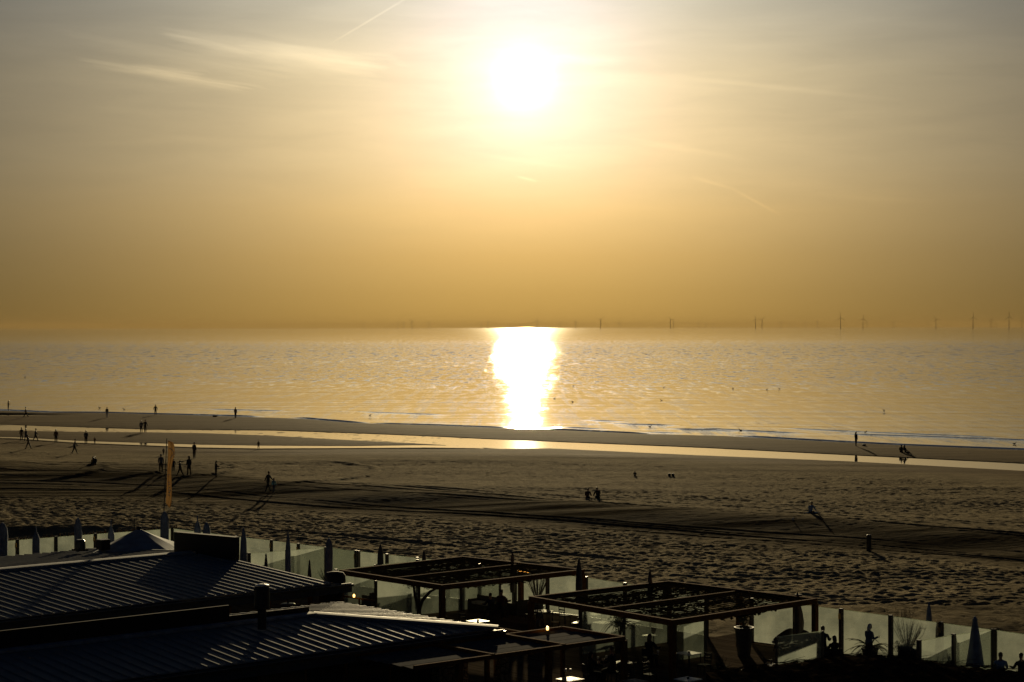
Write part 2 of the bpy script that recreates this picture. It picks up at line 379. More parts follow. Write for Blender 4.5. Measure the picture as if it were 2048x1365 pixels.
def height(X, Y):
    sh, au, al, bu, bl, ne, ba = (f(X) for f in (L_shore, L_Aup, L_Alo, L_Bup, L_Blo, L_near, L_band))
    # dry beach profile
    t = (Y - (ba + 7)) / np.maximum(ne - (ba + 7), 1)
    hs = 1.05 * (1 - t) + .10 * t
    t2 = (Y - (ba - 7)) / 14.0
    hb = .30 + .75 * smooth(t2)
    hn = .30 + .55 * smooth((ba - 7 - Y) / 45.0)
    h = np.where(Y > ba + 7, hs, np.where(Y > ba - 7, hb, hn))
    # footprint churn, ruts and hummocks
    wb = smooth((ne - 12 - Y) / 25.0)
    band = np.exp(-((Y - ba + 1) / (10.0 + 10 * smooth((-14 - X) / 24.0))) ** 2)
    churn = (vnoise(X, Y, .40, .42, 1) * .125 + vnoise(X, Y, .31, .29, 2) * .11 + vnoise(X, Y, 1.1, 1.0, 3) * .04)
    h = h + 1.0 * churn * (.05 + .95 * wb) * (1 - .8 * band) * (.48 + .48 * smooth((ba - 4 - Y) / 12) + .4 * vnoise(X, Y, 22, 9, 31))
    h = h + vnoise(X, Y, 11, 5, 4) * .10 * wb + vnoise(X, Y, 40, 16, 5) * .30 * wb
    h = h + vnoise(X, Y, 26, 4, 15) * .16 * smooth((ne - Y) / 10)
    h = np.where(Y < FENCE_LINE(X) - .6, np.minimum(h, .3), h)
    # tyre ruts running along the beach
    for k, (off, amp, wd) in enumerate([(-9, .16, .35), (-7.4, .16, .35), (-3, .10, .3), (-1.4, .10, .3), (4, .12, .35), (5.7, .12, .35), (11, .09, .35), (12.8, .09, .35), (19, .08, .4), (20.7, .08, .4), (-15, .10, .35), (-13.4, .1, .35), (-32, .16, .5), (-30, .12, .5)]):
        cyc = ba + off + 2.2 * np.sin(X / (31.0 + 3 * k) + k * 1.7)
        d = (Y - cyc) / wd
        h = h + amp * .55 * np.clip(.55 + 1.6 * vnoise(X, Y, 13, 8, 50 + k), 0, 1.2) * (-np.exp(-d * d) + .6 * np.exp(-(d - 1.8) ** 2) + .4 * np.exp(-(d + 1.8) ** 2))
    # turning circles at left
    for (cx_, cy_, rr) in [(-36, 205, 7.5), (-41, 204, 6.0), (-47, 203, 5.5), (-26, 203, 12)]:
        rd = np.hypot((X - cx_), (Y - cy_) * .55) - rr
        h = h + .22 * np.exp(-(rd / .5) ** 2) * smooth((X - cx_) / rr)
    # sand berm near left fence
    h = h + .55 * np.exp(-((Y - (143 + .12 * (X + 30))) / 2.2) ** 2) * smooth((-20 - X) / 8.0)
    h = h + .12 * np.exp(-((Y - 118 - .35 * (X - 10)) / 3.0) ** 2) * smooth((X - 2) / 8.0) * smooth((34 - X) / 10)
    # inner runnels and bars
    rip = vnoise(X, Y, 1.1, .8, 7) * .075 + vnoise(X, Y, .5, .45, 8) * .05
    barh = .045 + .28 * (1 - np.exp(-np.minimum(np.abs(Y - au), np.abs(sh - Y)) / 7.0))
    bar2 = .03 + .14 * (1 - np.exp(-np.minimum(np.abs(Y - al), np.abs(bu - Y)) / 4.0))
    sA = np.minimum(au - Y, Y - al); sB = np.minimum(bu - Y, Y - bl)
    deepR = smooth((X + 8) / 14.0)                      # deep clear pool at the right, rippled shallows at the left
    beltA = .05 + .0 * X; 
    edgeA = smooth((Y - al) / np.maximum(au - al, .1))
    zA = -.035 - .25 * deepR * smooth(sA / 1.5) + rip * (1 - deepR) + .02 * (1 - deepR) * (np.abs(edgeA - .5) * 2 - .4)
    zB = -.075 * smooth(sB / 1.2) + rip * .75 * smooth((-22 - X) / 25)
    wetz = np.where(sA > 0, zA, np.where(sB > 0, zB, 0))
    mid = np.where(Y > au, barh, bar2)
    h2 = np.where((sA > 0) | (sB > 0), wetz, mid + rip * .15)
    h = np.where(Y > ne - .01, h2, np.minimum(h, .03 + (ne - Y) * .09 + churn * .1))
    sea = smooth((Y - sh) / 14.0)
    h = np.where(Y > sh, .03 - 1.2 * sea, h)
    # small pool at far left between the bars
    p0 = at(-60, 832, 0); dd = np.hypot((X - p0.x) / 19.0, (Y - p0.y) / 6.5)
    h = np.where(Y > ne, h - .38 * smooth((1.15 - dd) / .5), h)
    return h
def wetness(X, Y):
    sh, ne, ba = L_shore(X), L_near(X), L_band(X)
    wv = smooth((Y - (ne - 26 + vnoise(X, Y, 20, 6, 9) * 14)) / 20.0)
    return np.clip(wv, 0, 1)
def packed_shade(X, Y):  # packed tracks, plus painted shade on the slope band and near sand
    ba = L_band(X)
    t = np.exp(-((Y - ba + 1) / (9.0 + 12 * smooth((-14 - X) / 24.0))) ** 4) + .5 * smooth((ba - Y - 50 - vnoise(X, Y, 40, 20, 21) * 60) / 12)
    return np.clip(t * (.8 + vnoise(X, Y, 12, 1.2, 10) * .7) + .9 * vnoise(X, Y, 30, 9, 22) * smooth((ba - Y) / 20) + .55 * smooth((X - 5) / 25.0) * smooth((132 - Y) / 25.0), 0, 1)  # end term paints the dimness at near right into the sand colour
def grid(name, xs, ys, zf, material, attr=None):
    X, Y = np.meshgrid(xs, ys); Z = zf(X, Y)
    nx, ny = len(xs), len(ys)
    co = np.stack([X, Y, Z], -1).reshape(-1, 3).astype(np.float32)
    idx = np.arange(nx * ny).reshape(ny, nx)
    q = np.stack([idx[:-1, :-1], idx[:-1, 1:], idx[1:, 1:], idx[1:, :-1]], -1).reshape(-1, 4)
    me = bpy.data.meshes.new(name); me.vertices.add(len(co)); me.vertices.foreach_set('co', co.ravel())
    me.loops.add(q.size); me.loops.foreach_set('vertex_index', q.ravel().astype(np.int32))
    me.polygons.add(len(q)); me.polygons.foreach_set('loop_start', (np.arange(len(q)) * 4).astype(np.int32))
    me.polygons.foreach_set('use_smooth', np.ones(len(q), bool))
    me.update(calc_edges=True)
    if attr:
        for k_, f_ in attr.items():
            a = me.attributes.new(k_, 'FLOAT', 'POINT'); a.data.foreach_set('value', f_(X, Y).astype(np.float32).ravel())
    me.materials.append(material)
    o = bpy.data.objects.new(name, me); col.objects.link(o); return o
xs = np.concatenate([[-900, -600, -400, -250, -160, -120], np.arange(-95, -70, .8), np.arange(-70, 70, .16), np.arange(70, 96, .8), [120, 160, 250, 400, 600, 900]])
ys = np.concatenate([[-150, -60, 0, 40, 60, 75], np.arange(85, 105, .5), np.arange(105, 185, .14), np.arange(185, 300, .24), np.arange(300, 372, .5), [376, 384, 395, 420, 470]])
tag(grid('beach_sand', xs, ys, height, SAND, {'wet': wetness, 'packed_shade': packed_shade}), kind='structure')
# water in the runnels
def strip(name, f0, f1, material, z):
    X = np.linspace(-160, 160, 330); m = MB(); y0 = f0(X); y1 = f1(X); n = len(X)
    m.add([(x, y, z) for x, y in zip(X, y0)] + [(x, y, z) for x, y in zip(X, y1)], [(i, i + 1, n + i + 1, n + i) for i in range(n - 1)])
    return m.build(name, material)
tag(strip('tide_pool', lambda X: L_near(X) - 1.5, lambda X: L_shore(X) - 1.0, POOL, 0.0), kind='structure')
# sea: one sheet, real wavelets lapping at the shore
sxs = np.concatenate([[-60000, -20000, -6000, -2000, -800, -350, -200, -130], np.arange(-95, 96, .6), [130, 200, 350, 800, 2000, 6000, 20000, 60000]])
tt = np.concatenate([np.arange(-1.5, 45, .25), np.arange(45, 110, 1.0), [120, 140, 180, 260, 400, 700, 1200, 2500, 5000, 10000, 20000, 40000, 62000]])
def seaz(X, T):
    sh = L_shore(np.clip(X, -150, 150)); h = 0 * X
    for k, (off, x0, x1, amp, wd) in enumerate([(2.5, -200, -42, .20, .8), (3.0, -39, -22, .26, .9), (1.5, -24, 2, .18, .8), (2.2, 2, 22, .22, .9), (6, 18, 26, .16, .9), (2.5, 30, 120, .20, .9),
                                                (17, 22, 35, .18, 1.2), (22, 26, 44, .16, 1.2), (30, 14, 28, .16, 1.4), (38, 10, 20, .16, 1.5), (34, 40, 70, .14, 1.4), (28, -60, -40, .14, 1.3), (40, -30, -10, .15, 1.5), (26, 46, 80, .16, 1.3), (9, 5, 16, .14, .9)]):
        c = off + 1.2 * np.sin(X / 9.0 + k); d = (T - c) / wd
        env = smooth((X - x0) / 5.0) * smooth((x1 - X) / 5.0)
        h = h + amp * env * np.exp(-np.where(d < 0, d * d * 2.0, d * d * .35))
    return h
X, T = np.meshgrid(sxs, tt); Y = L_shore(np.clip(X, -150, 150)) + T; Z = seaz(X, T)
co = np.stack([X, Y, Z], -1).reshape(-1, 3)
nx, ny = len(sxs), len(tt); idx = np.arange(nx * ny).reshape(ny, nx)
q4 = np.stack([idx[:-1, :-1], idx[:-1, 1:], idx[1:, 1:], idx[1:, :-1]], -1).reshape(-1, 4)
me = bpy.data.meshes.new('sea'); me.from_pydata(co.tolist(), [], q4.tolist()); me.polygons.foreach_set('use_smooth', [True] * len(me.polygons)); me.materials.append(SEA)
so_ = bpy.data.objects.new('sea', me); col.objects.link(so_); tag(so_, kind='structure')

def ground_z(x, y):
    return float(height(np.array([[x]]), np.array([[y]]))[0, 0])
def on_sand(px, py):
    z = .8
    for _ in range(8):
        p = at(px, py, z); z = max(ground_z(p.x, p.y), -.05) * .6 + z * .4
    p = at(px, py, z); p.z = z; return p
# ------------------------------------------------------------------ terrace deck
ztop = 3.0
outer_px = [(345, 1058), (410, 1066), (472, 1074), (543, 1082), (597, 1089), (656, 1096), (712, 1103), (774, 1110), (835, 1117), (896, 1123), (960, 1130), (1030, 1139), (1095, 1148), (1172, 1156), (1250, 1168), (1330, 1178), (1413, 1189)]
outer2_px = [(1503, 1199), (1590, 1209), (1682, 1220), (1781, 1233), (1882, 1247), (1988, 1261), (2100, 1277), (2215, 1294)]
left_px = [(345, 1058), (191, 1069), (112, 1075), (35, 1081), (-50, 1088), (-140, 1095)]
outerA = [at(a, c, ztop) for a, c in outer_px]; outerB = [at(a, c, ztop) for a, c in outer2_px]; leftF = [at(a, c, ztop) for a, c in left_px]
poly = [(p.x + .25 * U.x, p.y + .25 * U.y) for p in reversed(outerB + [outerB[-1] + V * 20])] + [(p.x + .25 * U.x, p.y + .25 * U.y) for p in reversed(outerA)] + [(p.x, p.y + .3) for p in leftF[1:]] + [(-60, 90), (-60, 30), (60, 30)]
def deck_mat():
    m, q, p, out = rawmat('deck_boards')
    g = q.n('ShaderNodeNewGeometry'); mp = q.n('ShaderNodeMapping'); q.put(mp.inputs[0], g.outputs['Position']); mp.inputs['Rotation'].default_value = (0, 0, -UA)
    s = q.n('ShaderNodeSeparateXYZ'); q.put(s.inputs[0], mp.outputs[0])
    brd = q.m('FRACT', q.m('MULTIPLY', s.outputs[0], 7.0)); gap = q.m('LESS_THAN', brd, .09)
    bid = q.m('FLOOR', q.m('MULTIPLY', s.outputs[0], 7.0))
    wn = q.n('ShaderNodeTexWhiteNoise', noise_dimensions='1D'); q.put(wn.inputs['W'], bid)
    gr = q.noise(q.vm('MULTIPLY', mp.outputs[0], (9.0, 1.0, 1.0)), 1.0, 5, .6)
    c = q.ramp(q.m('ADD', q.m('MULTIPLY', wn.outputs[0], .4), q.m('MULTIPLY', gr, .6)), [(.25, (.055, .045, .034)), (.75, (.125, .10, .075))])
    q.put(p.inputs['Base Color'], q.mix(gap, c, (.02, .015, .012, 1))); p.inputs['Roughness'].default_value = .75; p.inputs['Specular IOR Level'].default_value = .0
    return m
DM = deck_mat()
tag(MB().prism(poly, .35, DECK).build('terrace_deck', DM), kind='structure')
pa, pb = outerA[-1], outerB[0]
# boarded walkway from the opening out on the sand
wk = [(pa.x + .3, pa.y + .2), (pb.x + .2, pb.y + .3), (pb.x + 3.2, pb.y + 3.0), (pa.x + 3.2, pa.y + 3.0)]
tag(MB().prism(wk, .7, DECK - .05).build('boardwalk', DM), kind='structure')
# ------------------------------------------------------------------ roofs
def sheet(name, P, A, S, tan, L, top, mats, parent, pitch=.52, rib=.06, rh=.045):
    P, A, S = Vector(P), Vector(A), Vector(S); m = MB(); prof = []
    s = 0.0
    while s < L - .05:
        for ds, h in ((0, 0), (pitch - .11, 0), (pitch - .09, rh), (pitch - .03, rh), (pitch - .008, 0)):
            if s + ds <= L: prof.append((s + ds, h))
        s += pitch
    prof.append((L, 0)); vs = []
    for s, h in prof:
        t = max(top(s), .01); a = P + A * s; c = a + S * t + UP * (t * tan)
        vs += [a + UP * h, c + UP * h, a - UP * .05, c - UP * .05]
    n = len(prof); fs = []
    for i in range(n - 1):
        a, c = i * 4, i * 4 + 4
        fs += [(a, c, c + 1, a + 1), (a + 2, a + 3, c + 3, c + 2), (a, a + 2, c + 2, c), (a + 1, c + 1, c + 3, a + 3)]
    fs += [(0, 1, 3, 2), (n * 4 - 4, n * 4 - 2, n * 4 - 1, n * 4 - 3)]
    return m.add(vs, fs).build(name, mats, parent)
CAPM = mat('ridge_flashing', (.30, .31, .33), .7, 0, spec=.1, nscale=2)
E = at(658, 1167, 3.9)
t1 = .051; L1 = 6.0
while proj(E - V * L1 + UP * t1 * L1)[0] > 404: L1 += .05
RG = E - V * L1 + UP * t1 * L1
L2 = 3.0
while proj(RG - V * L2 - UP * .07 * L2)[0] > 172: L2 += .05
E2 = RG - V * L2 - UP * .07 * L2
print('roof1', E, L1, proj(RG), L2, proj(E2), proj(RG - U * 14), proj(E - U * 14))
pav = thing('beach_pavilion', (E.x, E.y, DECK), 'long low beach pavilion under a ribbed metal roof, at the lower left', 'pavilion')
def under(o, p):
    o.parent = p; o.matrix_parent_inverse = Matrix.Translation(p.location).inverted() if p.rotation_euler.z == 0 else p.matrix_basis.inverted(); return o
LR1 = 46
r1 = under(sheet('roof', E, -U, -V, t1, LR1, lambda s: L1, ROOF, None), pav)
r1b = under(sheet('roof', E2, -U, V, .07, LR1, lambda s: L2, ROOF, None), pav)
def cap(p, q, wd=.42, name='ridge_cap', par=None):
    m = MB(); d = (q - p).normalized(); sd_ = Vector((-d.y, d.x, 0)).normalized()
    a = [p - sd_ * wd / 2 + UP * .045, p + UP * .062, p + sd_ * wd / 2 + UP * .045, p + sd_ * wd / 2 - UP * .06, p - sd_ * wd / 2 - UP * .06]; c = [x + (q - p) for x in a]
    m.add(a + c, [(i, 5 + i, 5 + (i + 1) % 5, (i + 1) % 5) for i in range(5)] + [(0, 1, 2, 3, 4), (9, 8, 7, 6, 5)])
    return under(m.build(name, CAPM), par)
cap(RG + UP * .06 + U * .1, RG - U * LR1 + UP * .06, .62, par=pav)
under(MB().beam(RG + U * .06 + UP * .03, E2 + U * .06 + UP * .03, .12, .1).build('verge_trim', CAPM), pav)
under(MB().beam(RG + U * .05 - UP * .01, E + U * .05 - UP * .01, .1, .08).build('verge_trim', CAPM), pav)
under(MB().box(E - U * (LR1 / 2 - .6) + V * .10 - UP * .28, LR1 + 1.2, .08, .42, U).build('fascia', FASC), pav)
under(MB().box(E - U * (LR1 / 2 - .6) + V * .22 - UP * .16, LR1 + 1.2, .14, .12, U).build('gutter', HOPPER), pav)
under(MB().box(E + U * .55 - V * 4 - UP * .28, .08, 8.3, .42, U).build('fascia', FASC), pav)
EB = E - UP * (3.9 - DECK)
under(MB().box(EB + U * .25 - V * .5 + UP * 1.25, .5, .5, 2.5, U).build('column', WALLM), pav)
under(MB().box(EB + U * .9 - V * 1.3 + UP * 1.25, .25, .25, 2.5, U).build('column', WALLM), pav)
wl = MB().box(EB - U * 27 - V * 1.6 + UP * 1.3, 40, .15, 2.6, U)
wl.box(EB - U * 46 - V * (L1 / 2) + UP * 1.3, .15, L1 - 4, 2.6, U)
under(wl.build('wall', WALLM), pav)
WGL = mat('window_glass', (.02, .025, .03), .05)
for k in range(7):
    c = EB - U * (9.5 + k * 3.6) - V * 1.46 + UP * 1.35
    fr = under(MB().box(c, 2.4, .08, 1.9, U).build('window', WOOD), pav)
    g_ = MB().box(c + V * .05, 2.15, .03, 1.65, U).build('pane', WGL); g_.parent = fr
under(MB().box(EB - U * 4.2 - V * (L1 + 1.5) + UP * 1.2, 8, .12, 2.4, U).build('wall', WALLM), pav)  # far wall added to keep the sun out of the open bay
for k in range(4):
    under(MB().box(EB - U * (.4 + k * 2.3) - V * .9 + UP * 1.28, .16, .16, 2.56, U).build('column', WOOD), pav)
for k in range(2):
    under(MB().box(EB - U * (.4 + k * 4.6) - V * (L1 - 3) + UP * 1.4, .16, .16, 2.8, U).build('column', WOOD), pav)
# plant room box on the ridge
bx0 = RG - U * .15
c = bx0 - V * .1; 
p0 = at(348, 1103, 4.45); p1 = at(470, 1121, 4.3)
Lb = (p1 - p0).length; cc = (p0 + p1) / 2
sc_ = thing('plant_screen', (cc.x, cc.y, 4.3), 'big black box standing on the ridge of the ribbed roof, under the flag', 'roof box')
dvec = (p1 - p0); dvec.z = 0; dvec.normalize(); nv = Vector((-dvec.y, dvec.x, 0))
under(MB().box(cc + nv * .15 + UP * .44, Lb, .3, 1.12, dvec).build('housing', BLACK), sc_)
under(MB().box(cc + nv * .15 + UP * 1.02, Lb + .04, .34, .03, dvec).build('lid', mat('black_lid', (.015, .015, .016), .9)), sc_)
q_ = at(441, 1071, 5.3)
for nm, px0, px1, lab in (('roof_vent', 149, 171, 'squat black roof vent on the far slope, left of the square one'), ('roof_vent', 194, 219, 'black square roof vent beside the pale tent roof')):
    z0 = 4.15; a = at((px0 + px1) / 2, 1099, z0); wdt = (px1 - px0) / F * a.y
    rv = thing(nm, a, lab, 'roof vent')
    if px0 < 160:
        under(MB().lathe(a + UP * 0, [(wdt * .52, -.05), (wdt * .50, .25), (wdt * .46, .42), (wdt * .30, .5)], 14).build('cowl', HOPPER), rv)
        under(MB().box(a - UP * .02, wdt * 1.1, wdt * 1.1, .1, U).build('base_plate', BLACK), rv)
    else:
        under(MB().box(a + UP * .22, wdt * .8, wdt * .8, .48, U).build('cowl', BLACK), rv)
        under(MB().box(a + UP * .49, wdt * .86, wdt * .86, .05, U).build('lid', HOPPER), rv)
# low wing with hipped roof
K = at(988, 1257, 3.55); t2 = .095; L3 = 2.0
while proj(K - (U + V) * L3 + UP * t2 * L3)[0] > 628: L3 += .05
print('roof2', K, L3, proj(K - (U + V) * L3 + UP * t2 * L3))
wing = thing('low_wing', (K.x, K.y, DECK), 'lower building with a hipped ribbed roof in front of the pavilion', 'building')
under(sheet('roof', K, -U, -V, t2, 42, lambda s: min(s, L3), ROOF, None), wing)
under(sheet('roof', K, -V, -U, t2, 2 * L3, lambda s: min(s, 2 * L3 - s), ROOF, None), wing)
under(sheet('roof', K - V * 2 * L3, -U, V, t2, 42, lambda s: min(s, L3), ROOF, None), wing)
H3 = K - (U + V) * L3 + UP * t2 * L3
cap(K + UP * .05 + (U + V) * .12, H3 + UP * .06, .55, 'hip_cap', wing)
cap(H3 + UP * .06, H3 - U * 34 + UP * .06, .5, 'ridge_cap', wing)
under(MB().box(K - U * 20.6 + V * .1 - UP * .3, 42, .08, .46, U).build('fascia', FASC), wing)
under(MB().box(K - V * L3 + U * .1 - UP * .3, .08, 2 * L3, .46, U).build('fascia', FASC), wing)
under(MB().box(K - U * 20.6 + V * .22 - UP * .16, 42, .13, .11, U).build('gutter', HOPPER), wing)
KB = K - UP * (3.55 - DECK)
under(MB().box(KB - U * 22 - V * 1.2 + UP * 1.2, 38, .15, 2.4, U).build('wall', WALLM), wing)
under(MB().box(KB - U * 1.2 - V * L3 + UP * 1.2, .15, 2 * L3 - 2.4, 2.4, U).build('wall', WALLM), wing)
for k in range(4):
    c = KB - U * (5.5 + k * 4) - V * 1.08 + UP * 1.25
    fr = under(MB().box(c, 2.2, .08, 1.7, U).build('window', WOOD), wing)
    g_ = MB().box(c + V * .05, 1.95, .03, 1.45, U).build('pane', WGL); g_.parent = fr
under(MB().box(KB + UP * 1.1 - U * .2 - V * .2, .16, .16, 2.2, U).build('column', WOOD), wing)
q0 = H3 + (-U) * 0
def rline(px):
    t = 0
    while proj(H3 - U * t)[0] > px and t < 40: t += .1
    return H3 - U * t - V * .35
for xa, xb, hh in ((470, -300, .72), (645, 470, .30)):  # screens added behind the ridge to cast shade on the near slope
    A0, B0 = rline(xa), rline(xb)
    under(MB().beam(A0 + UP * hh / 2, B0 + UP * hh / 2, .1, hh).build('shade_screen', WALLM), wing)
# ventilator in front of the upper eave
a = at(524, 1243, 4.3)
rv = thing('roof_ventilator', a, 'thick dark round ventilator rising before the eave of the upper roof', 'ventilator')
under(MB().lathe(a, [(.17, -.3), (.17, .45), (.30, .5), (.31, 1.25), (.27, 1.34)], 18).build('stack', HOPPER, smooth=False), rv)
under(MB().lathe(a + UP * 1.34, [(.27, 0), (.27, .05), (.1, .09)], 18).build('cap', STEEL), rv)

# ------------------------------------------------------------------ pergolas
def net(P, q0, q1, q2, q3, dens, parent, seed):
    rr = random.Random(seed); m = MB(); nu, nv_ = 66, 44
    for i in range(nu):
        for j in range(nv_):
            u_, v_ = (i + rr.random()) / nu, (j + rr.random()) / nv_
            cl = math.sin(u_ * 9 + seed) * math.sin(v_ * 7 + seed * 2) + math.sin(u_ * 21 + v_ * 13)
            if rr.random() > dens + .28 * cl: continue
            p = (q0 * (1 - u_) + q1 * u_) * (1 - v_) + (q3 * (1 - u_) + q2 * u_) * v_
            p = p - UP * (.10 + .30 * math.sin(v_ * PI) * (.6 + .4 * math.sin(u_ * 17)) + rr.random() * .08)
            a1 = rr.random() * PI; s1 = .10 + rr.random() * .14; d1 = Vector((math.cos(a1), math.sin(a1), rr.uniform(-.4, .4))) * s1
            d2 = Vector((-math.sin(a1), math.cos(a1), rr.uniform(-.4, .4))) * s1 * .45
            m.add([p - d1, p - d2, p + d1, p + d2], [(0, 1, 2, 3)])
    for k in range(26):
        u_ = (k + .5) / 26; a_ = q0 * (1 - u_) + q1 * u_; c_ = q3 * (1 - u_) + q2 * u_
        m.beam(a_ - UP * .06, c_ - UP * .06, .05, .035) if k % 2 else m.tube([a_ - UP * .1, (a_ + c_) / 2 - UP * .33, c_ - UP * .1], .012, 4)
    return under(m.build('shade_net', NETM), parent)
NETM = mat('netting', (.028, .024, .016), .95, spec=0, var=.5)
def pergola(name, cs, zt, label, seed, bw=.16, bh=.24):
    Lc, Bc, Rc, Fc = [at(a, c, zt) for a, c in cs]; ctr = (Lc + Rc) / 2
    t = thing(name, (Fc.x, Fc.y, DECK), label, 'pergola')
    for a_, c_ in ((Lc, Bc), (Bc, Rc), (Rc, Fc), (Fc, Lc)):
        d = (c_ - a_).normalized() * (bw / 2 - .003)
        under(MB().beam(a_ - d - UP * bh / 2, c_ + d - UP * bh / 2, bw, bh - .004 * (a_ is Lc or a_ is Rc)).build('beam', WOOD), t)
    m0, m1 = (Lc + Fc) / 2, (Bc + Rc) / 2
    under(MB().beam(m0 - UP * (bh / 2 + .02), m1 - UP * (bh / 2 + .02), bw * .8, bh * .8).build('beam', WOOD), t)
    for p in (Lc, Bc, Rc, Fc, (Fc + Rc) / 2 if name == 'x' else m1):
        under(MB().box(Vector((p.x, p.y, (zt - bh + DECK) / 2)), .22, .22, zt - bh - DECK, U).build('post', WOOD), t)
    net(None, Lc, m0, m1, Bc, .50, t, seed); net(None, m0, Fc, Rc, m1, .26, t, seed + 5)
    # string of bulbs hanging under the front beams
    return t, (Lc, Bc, Rc, Fc)
pg1, PC1 = pergola('pergola', ((682, 1140), (925, 1113), (1165, 1139), (884, 1170)), 3.6, 'brown timber pergola with netting roof, directly right of the ribbed roof', 3)
pg2, PC2 = pergola('pergola', ((1062, 1193), (1337, 1162), (1630, 1197), (1345, 1240)), 3.6, 'larger brown timber pergola with netting roof, nearest to the glass fence opening', 11)
# heater glowing under pergola one
h0, h1 = at(1036, 1142, 3.3), at(1080, 1149, 3.3)
ht_ = thing('patio_heater', (h0 + h1) / 2, 'glowing orange heater bar hanging under the netting pergola', 'heater')
under(MB().beam(h0 + UP * .06, h1 + UP * .06, .16, .06).build('housing', BLACK), ht_)
under(MB().beam(h0, h0 * .45 + h1 * .55, .05, .04).build('element', HEAT), ht_)
# low canopy with flat translucent roof
zt = 3.25
cR, cB = at(1248, 1277, zt), at(1125, 1257, zt)
cF = at(828, 1336, zt); cL = cF + (cB - cR)
cn = thing('canopy', (cR.x, cR.y, DECK), 'flat slatted canopy joined to the corner of the hipped roof', 'canopy')
def bm(a_, c_, w_=.12, h_=.16, nm='beam', p=cn, mt=None): return under(MB().beam(a_, c_, w_, h_).build(nm, mt or WOOD), p)
bm(cR, cF); bm(cR + UP * .003, cB + UP * .003); bm(cB, cL)
for f in (.36, .70): bm(cF + (cR - cF) * f + UP * .02, cL + (cB - cL) * f + UP * .02)
PANELM = mat('poly_sheet', (.10, .10, .105), .9, spec=.002, var=.3)
nrm = (cR - cF); ww = (cB - cR)
for j in range(5):
    a_ = cF + ww * (j + .12) / 5 - UP * .05; c_ = cR + ww * (j + .12) / 5 - UP * .05
    a2, c2 = a_ + ww * .145 , c_ + ww * .145
    under(MB().add([a_, c_, c2 + UP * .03, a2 + UP * .03, a_ - UP * .02, c_ - UP * .02, c2 + UP * .01, a2 + UP * .01], [(0, 1, 2, 3), (7, 6, 5, 4), (0, 4, 5, 1), (3, 2, 6, 7), (0, 3, 7, 4), (1, 5, 6, 2)]).build('roof_panel', PANELM), cn)
for f in (1.0, .62, .2):
    p = cF + (cR - cF) * f; under(MB().box(Vector((p.x, p.y, (zt - .08 + DECK) / 2)), .2, .2, zt - .08 - DECK, U).build('post', WOOD), cn)
p = cB; under(MB().box(Vector((p.x, p.y, (zt - .08 + DECK) / 2)), .14, .14, zt - .08 - DECK, U).build('post', WOOD), cn)
sb0, sb1 = at(992, 1257, 3.2), at(1046, 1266, 3.2); bm(sb0, sb1, .08, .1)
# foreground roof of reed at lower right
ra, rb, rc = at(1412, 1346, 3.4), at(1715, 1309, 3.5), at(2110, 1352, 3.4)
rd = thing('reed_roof', (rb.x, rb.y, DECK), 'dark rough reed roof filling the lower right corner', 'reed roof')
rr = random.Random(5); m = MB()
def rpt(u_, v_):   # u across the ridge line, v toward the camera
    p = ra.lerp(rb, u_ / .45) if u_ < .45 else rb.lerp(rc, (u_ - .45) / .55)
    return p + Vector((.1, -1, 0)) * v_ * 16 - UP * v_ * .9
nu, nv_ = 60, 14; vs = []
for j in range(nv_):
    for i in range(nu): vs.append(rpt(i / (nu - 1), j / (nv_ - 1)) + UP * rr.uniform(-.05, .05))
nb = len(vs); vs += [v - UP * .22 for v in vs]
fs = []
for j in range(nv_ - 1):
    for i in range(nu - 1):
        a_ = j * nu + i; fs.append((a_, a_ + nu, a_ + nu + 1, a_ + 1)); fs.append((nb + a_, nb + a_ + 1, nb + a_ + nu + 1, nb + a_ + nu))
for i in range(nu - 1): fs += [(i, i + 1, nb + i + 1, nb + i), ((nv_ - 1) * nu + i, nb + (nv_ - 1) * nu + i, nb + (nv_ - 1) * nu + i + 1, (nv_ - 1) * nu + i + 1)]
m.add(vs, fs)
for k in range(2600):       # loose stalks
    u_, v_ = rr.random(), rr.random() ** 1.3 * .9
    p = rpt(u_, v_) + UP * rr.uniform(0, .1); a1 = rr.gauss(.2, .35) ; L_ = rr.uniform(.3, 1.1)
    d = Vector((math.cos(a1), math.sin(a1) * .8, rr.uniform(-.1, .16))) * L_; n_ = Vector((0, .02, .018))
    m.add([p, p + n_, p + d + n_ * .4, p + d], [(0, 1, 2, 3)])
under(m.build('thatch', REED), rd)
for p in (ra, rb, rc):
    q = p + Vector((.1, -1, 0)) * 1.2; under(MB().box(Vector((q.x, q.y, (3.1 + DECK) / 2)), .18, .18, 3.1 - DECK, U).build('post', WOOD), rd)

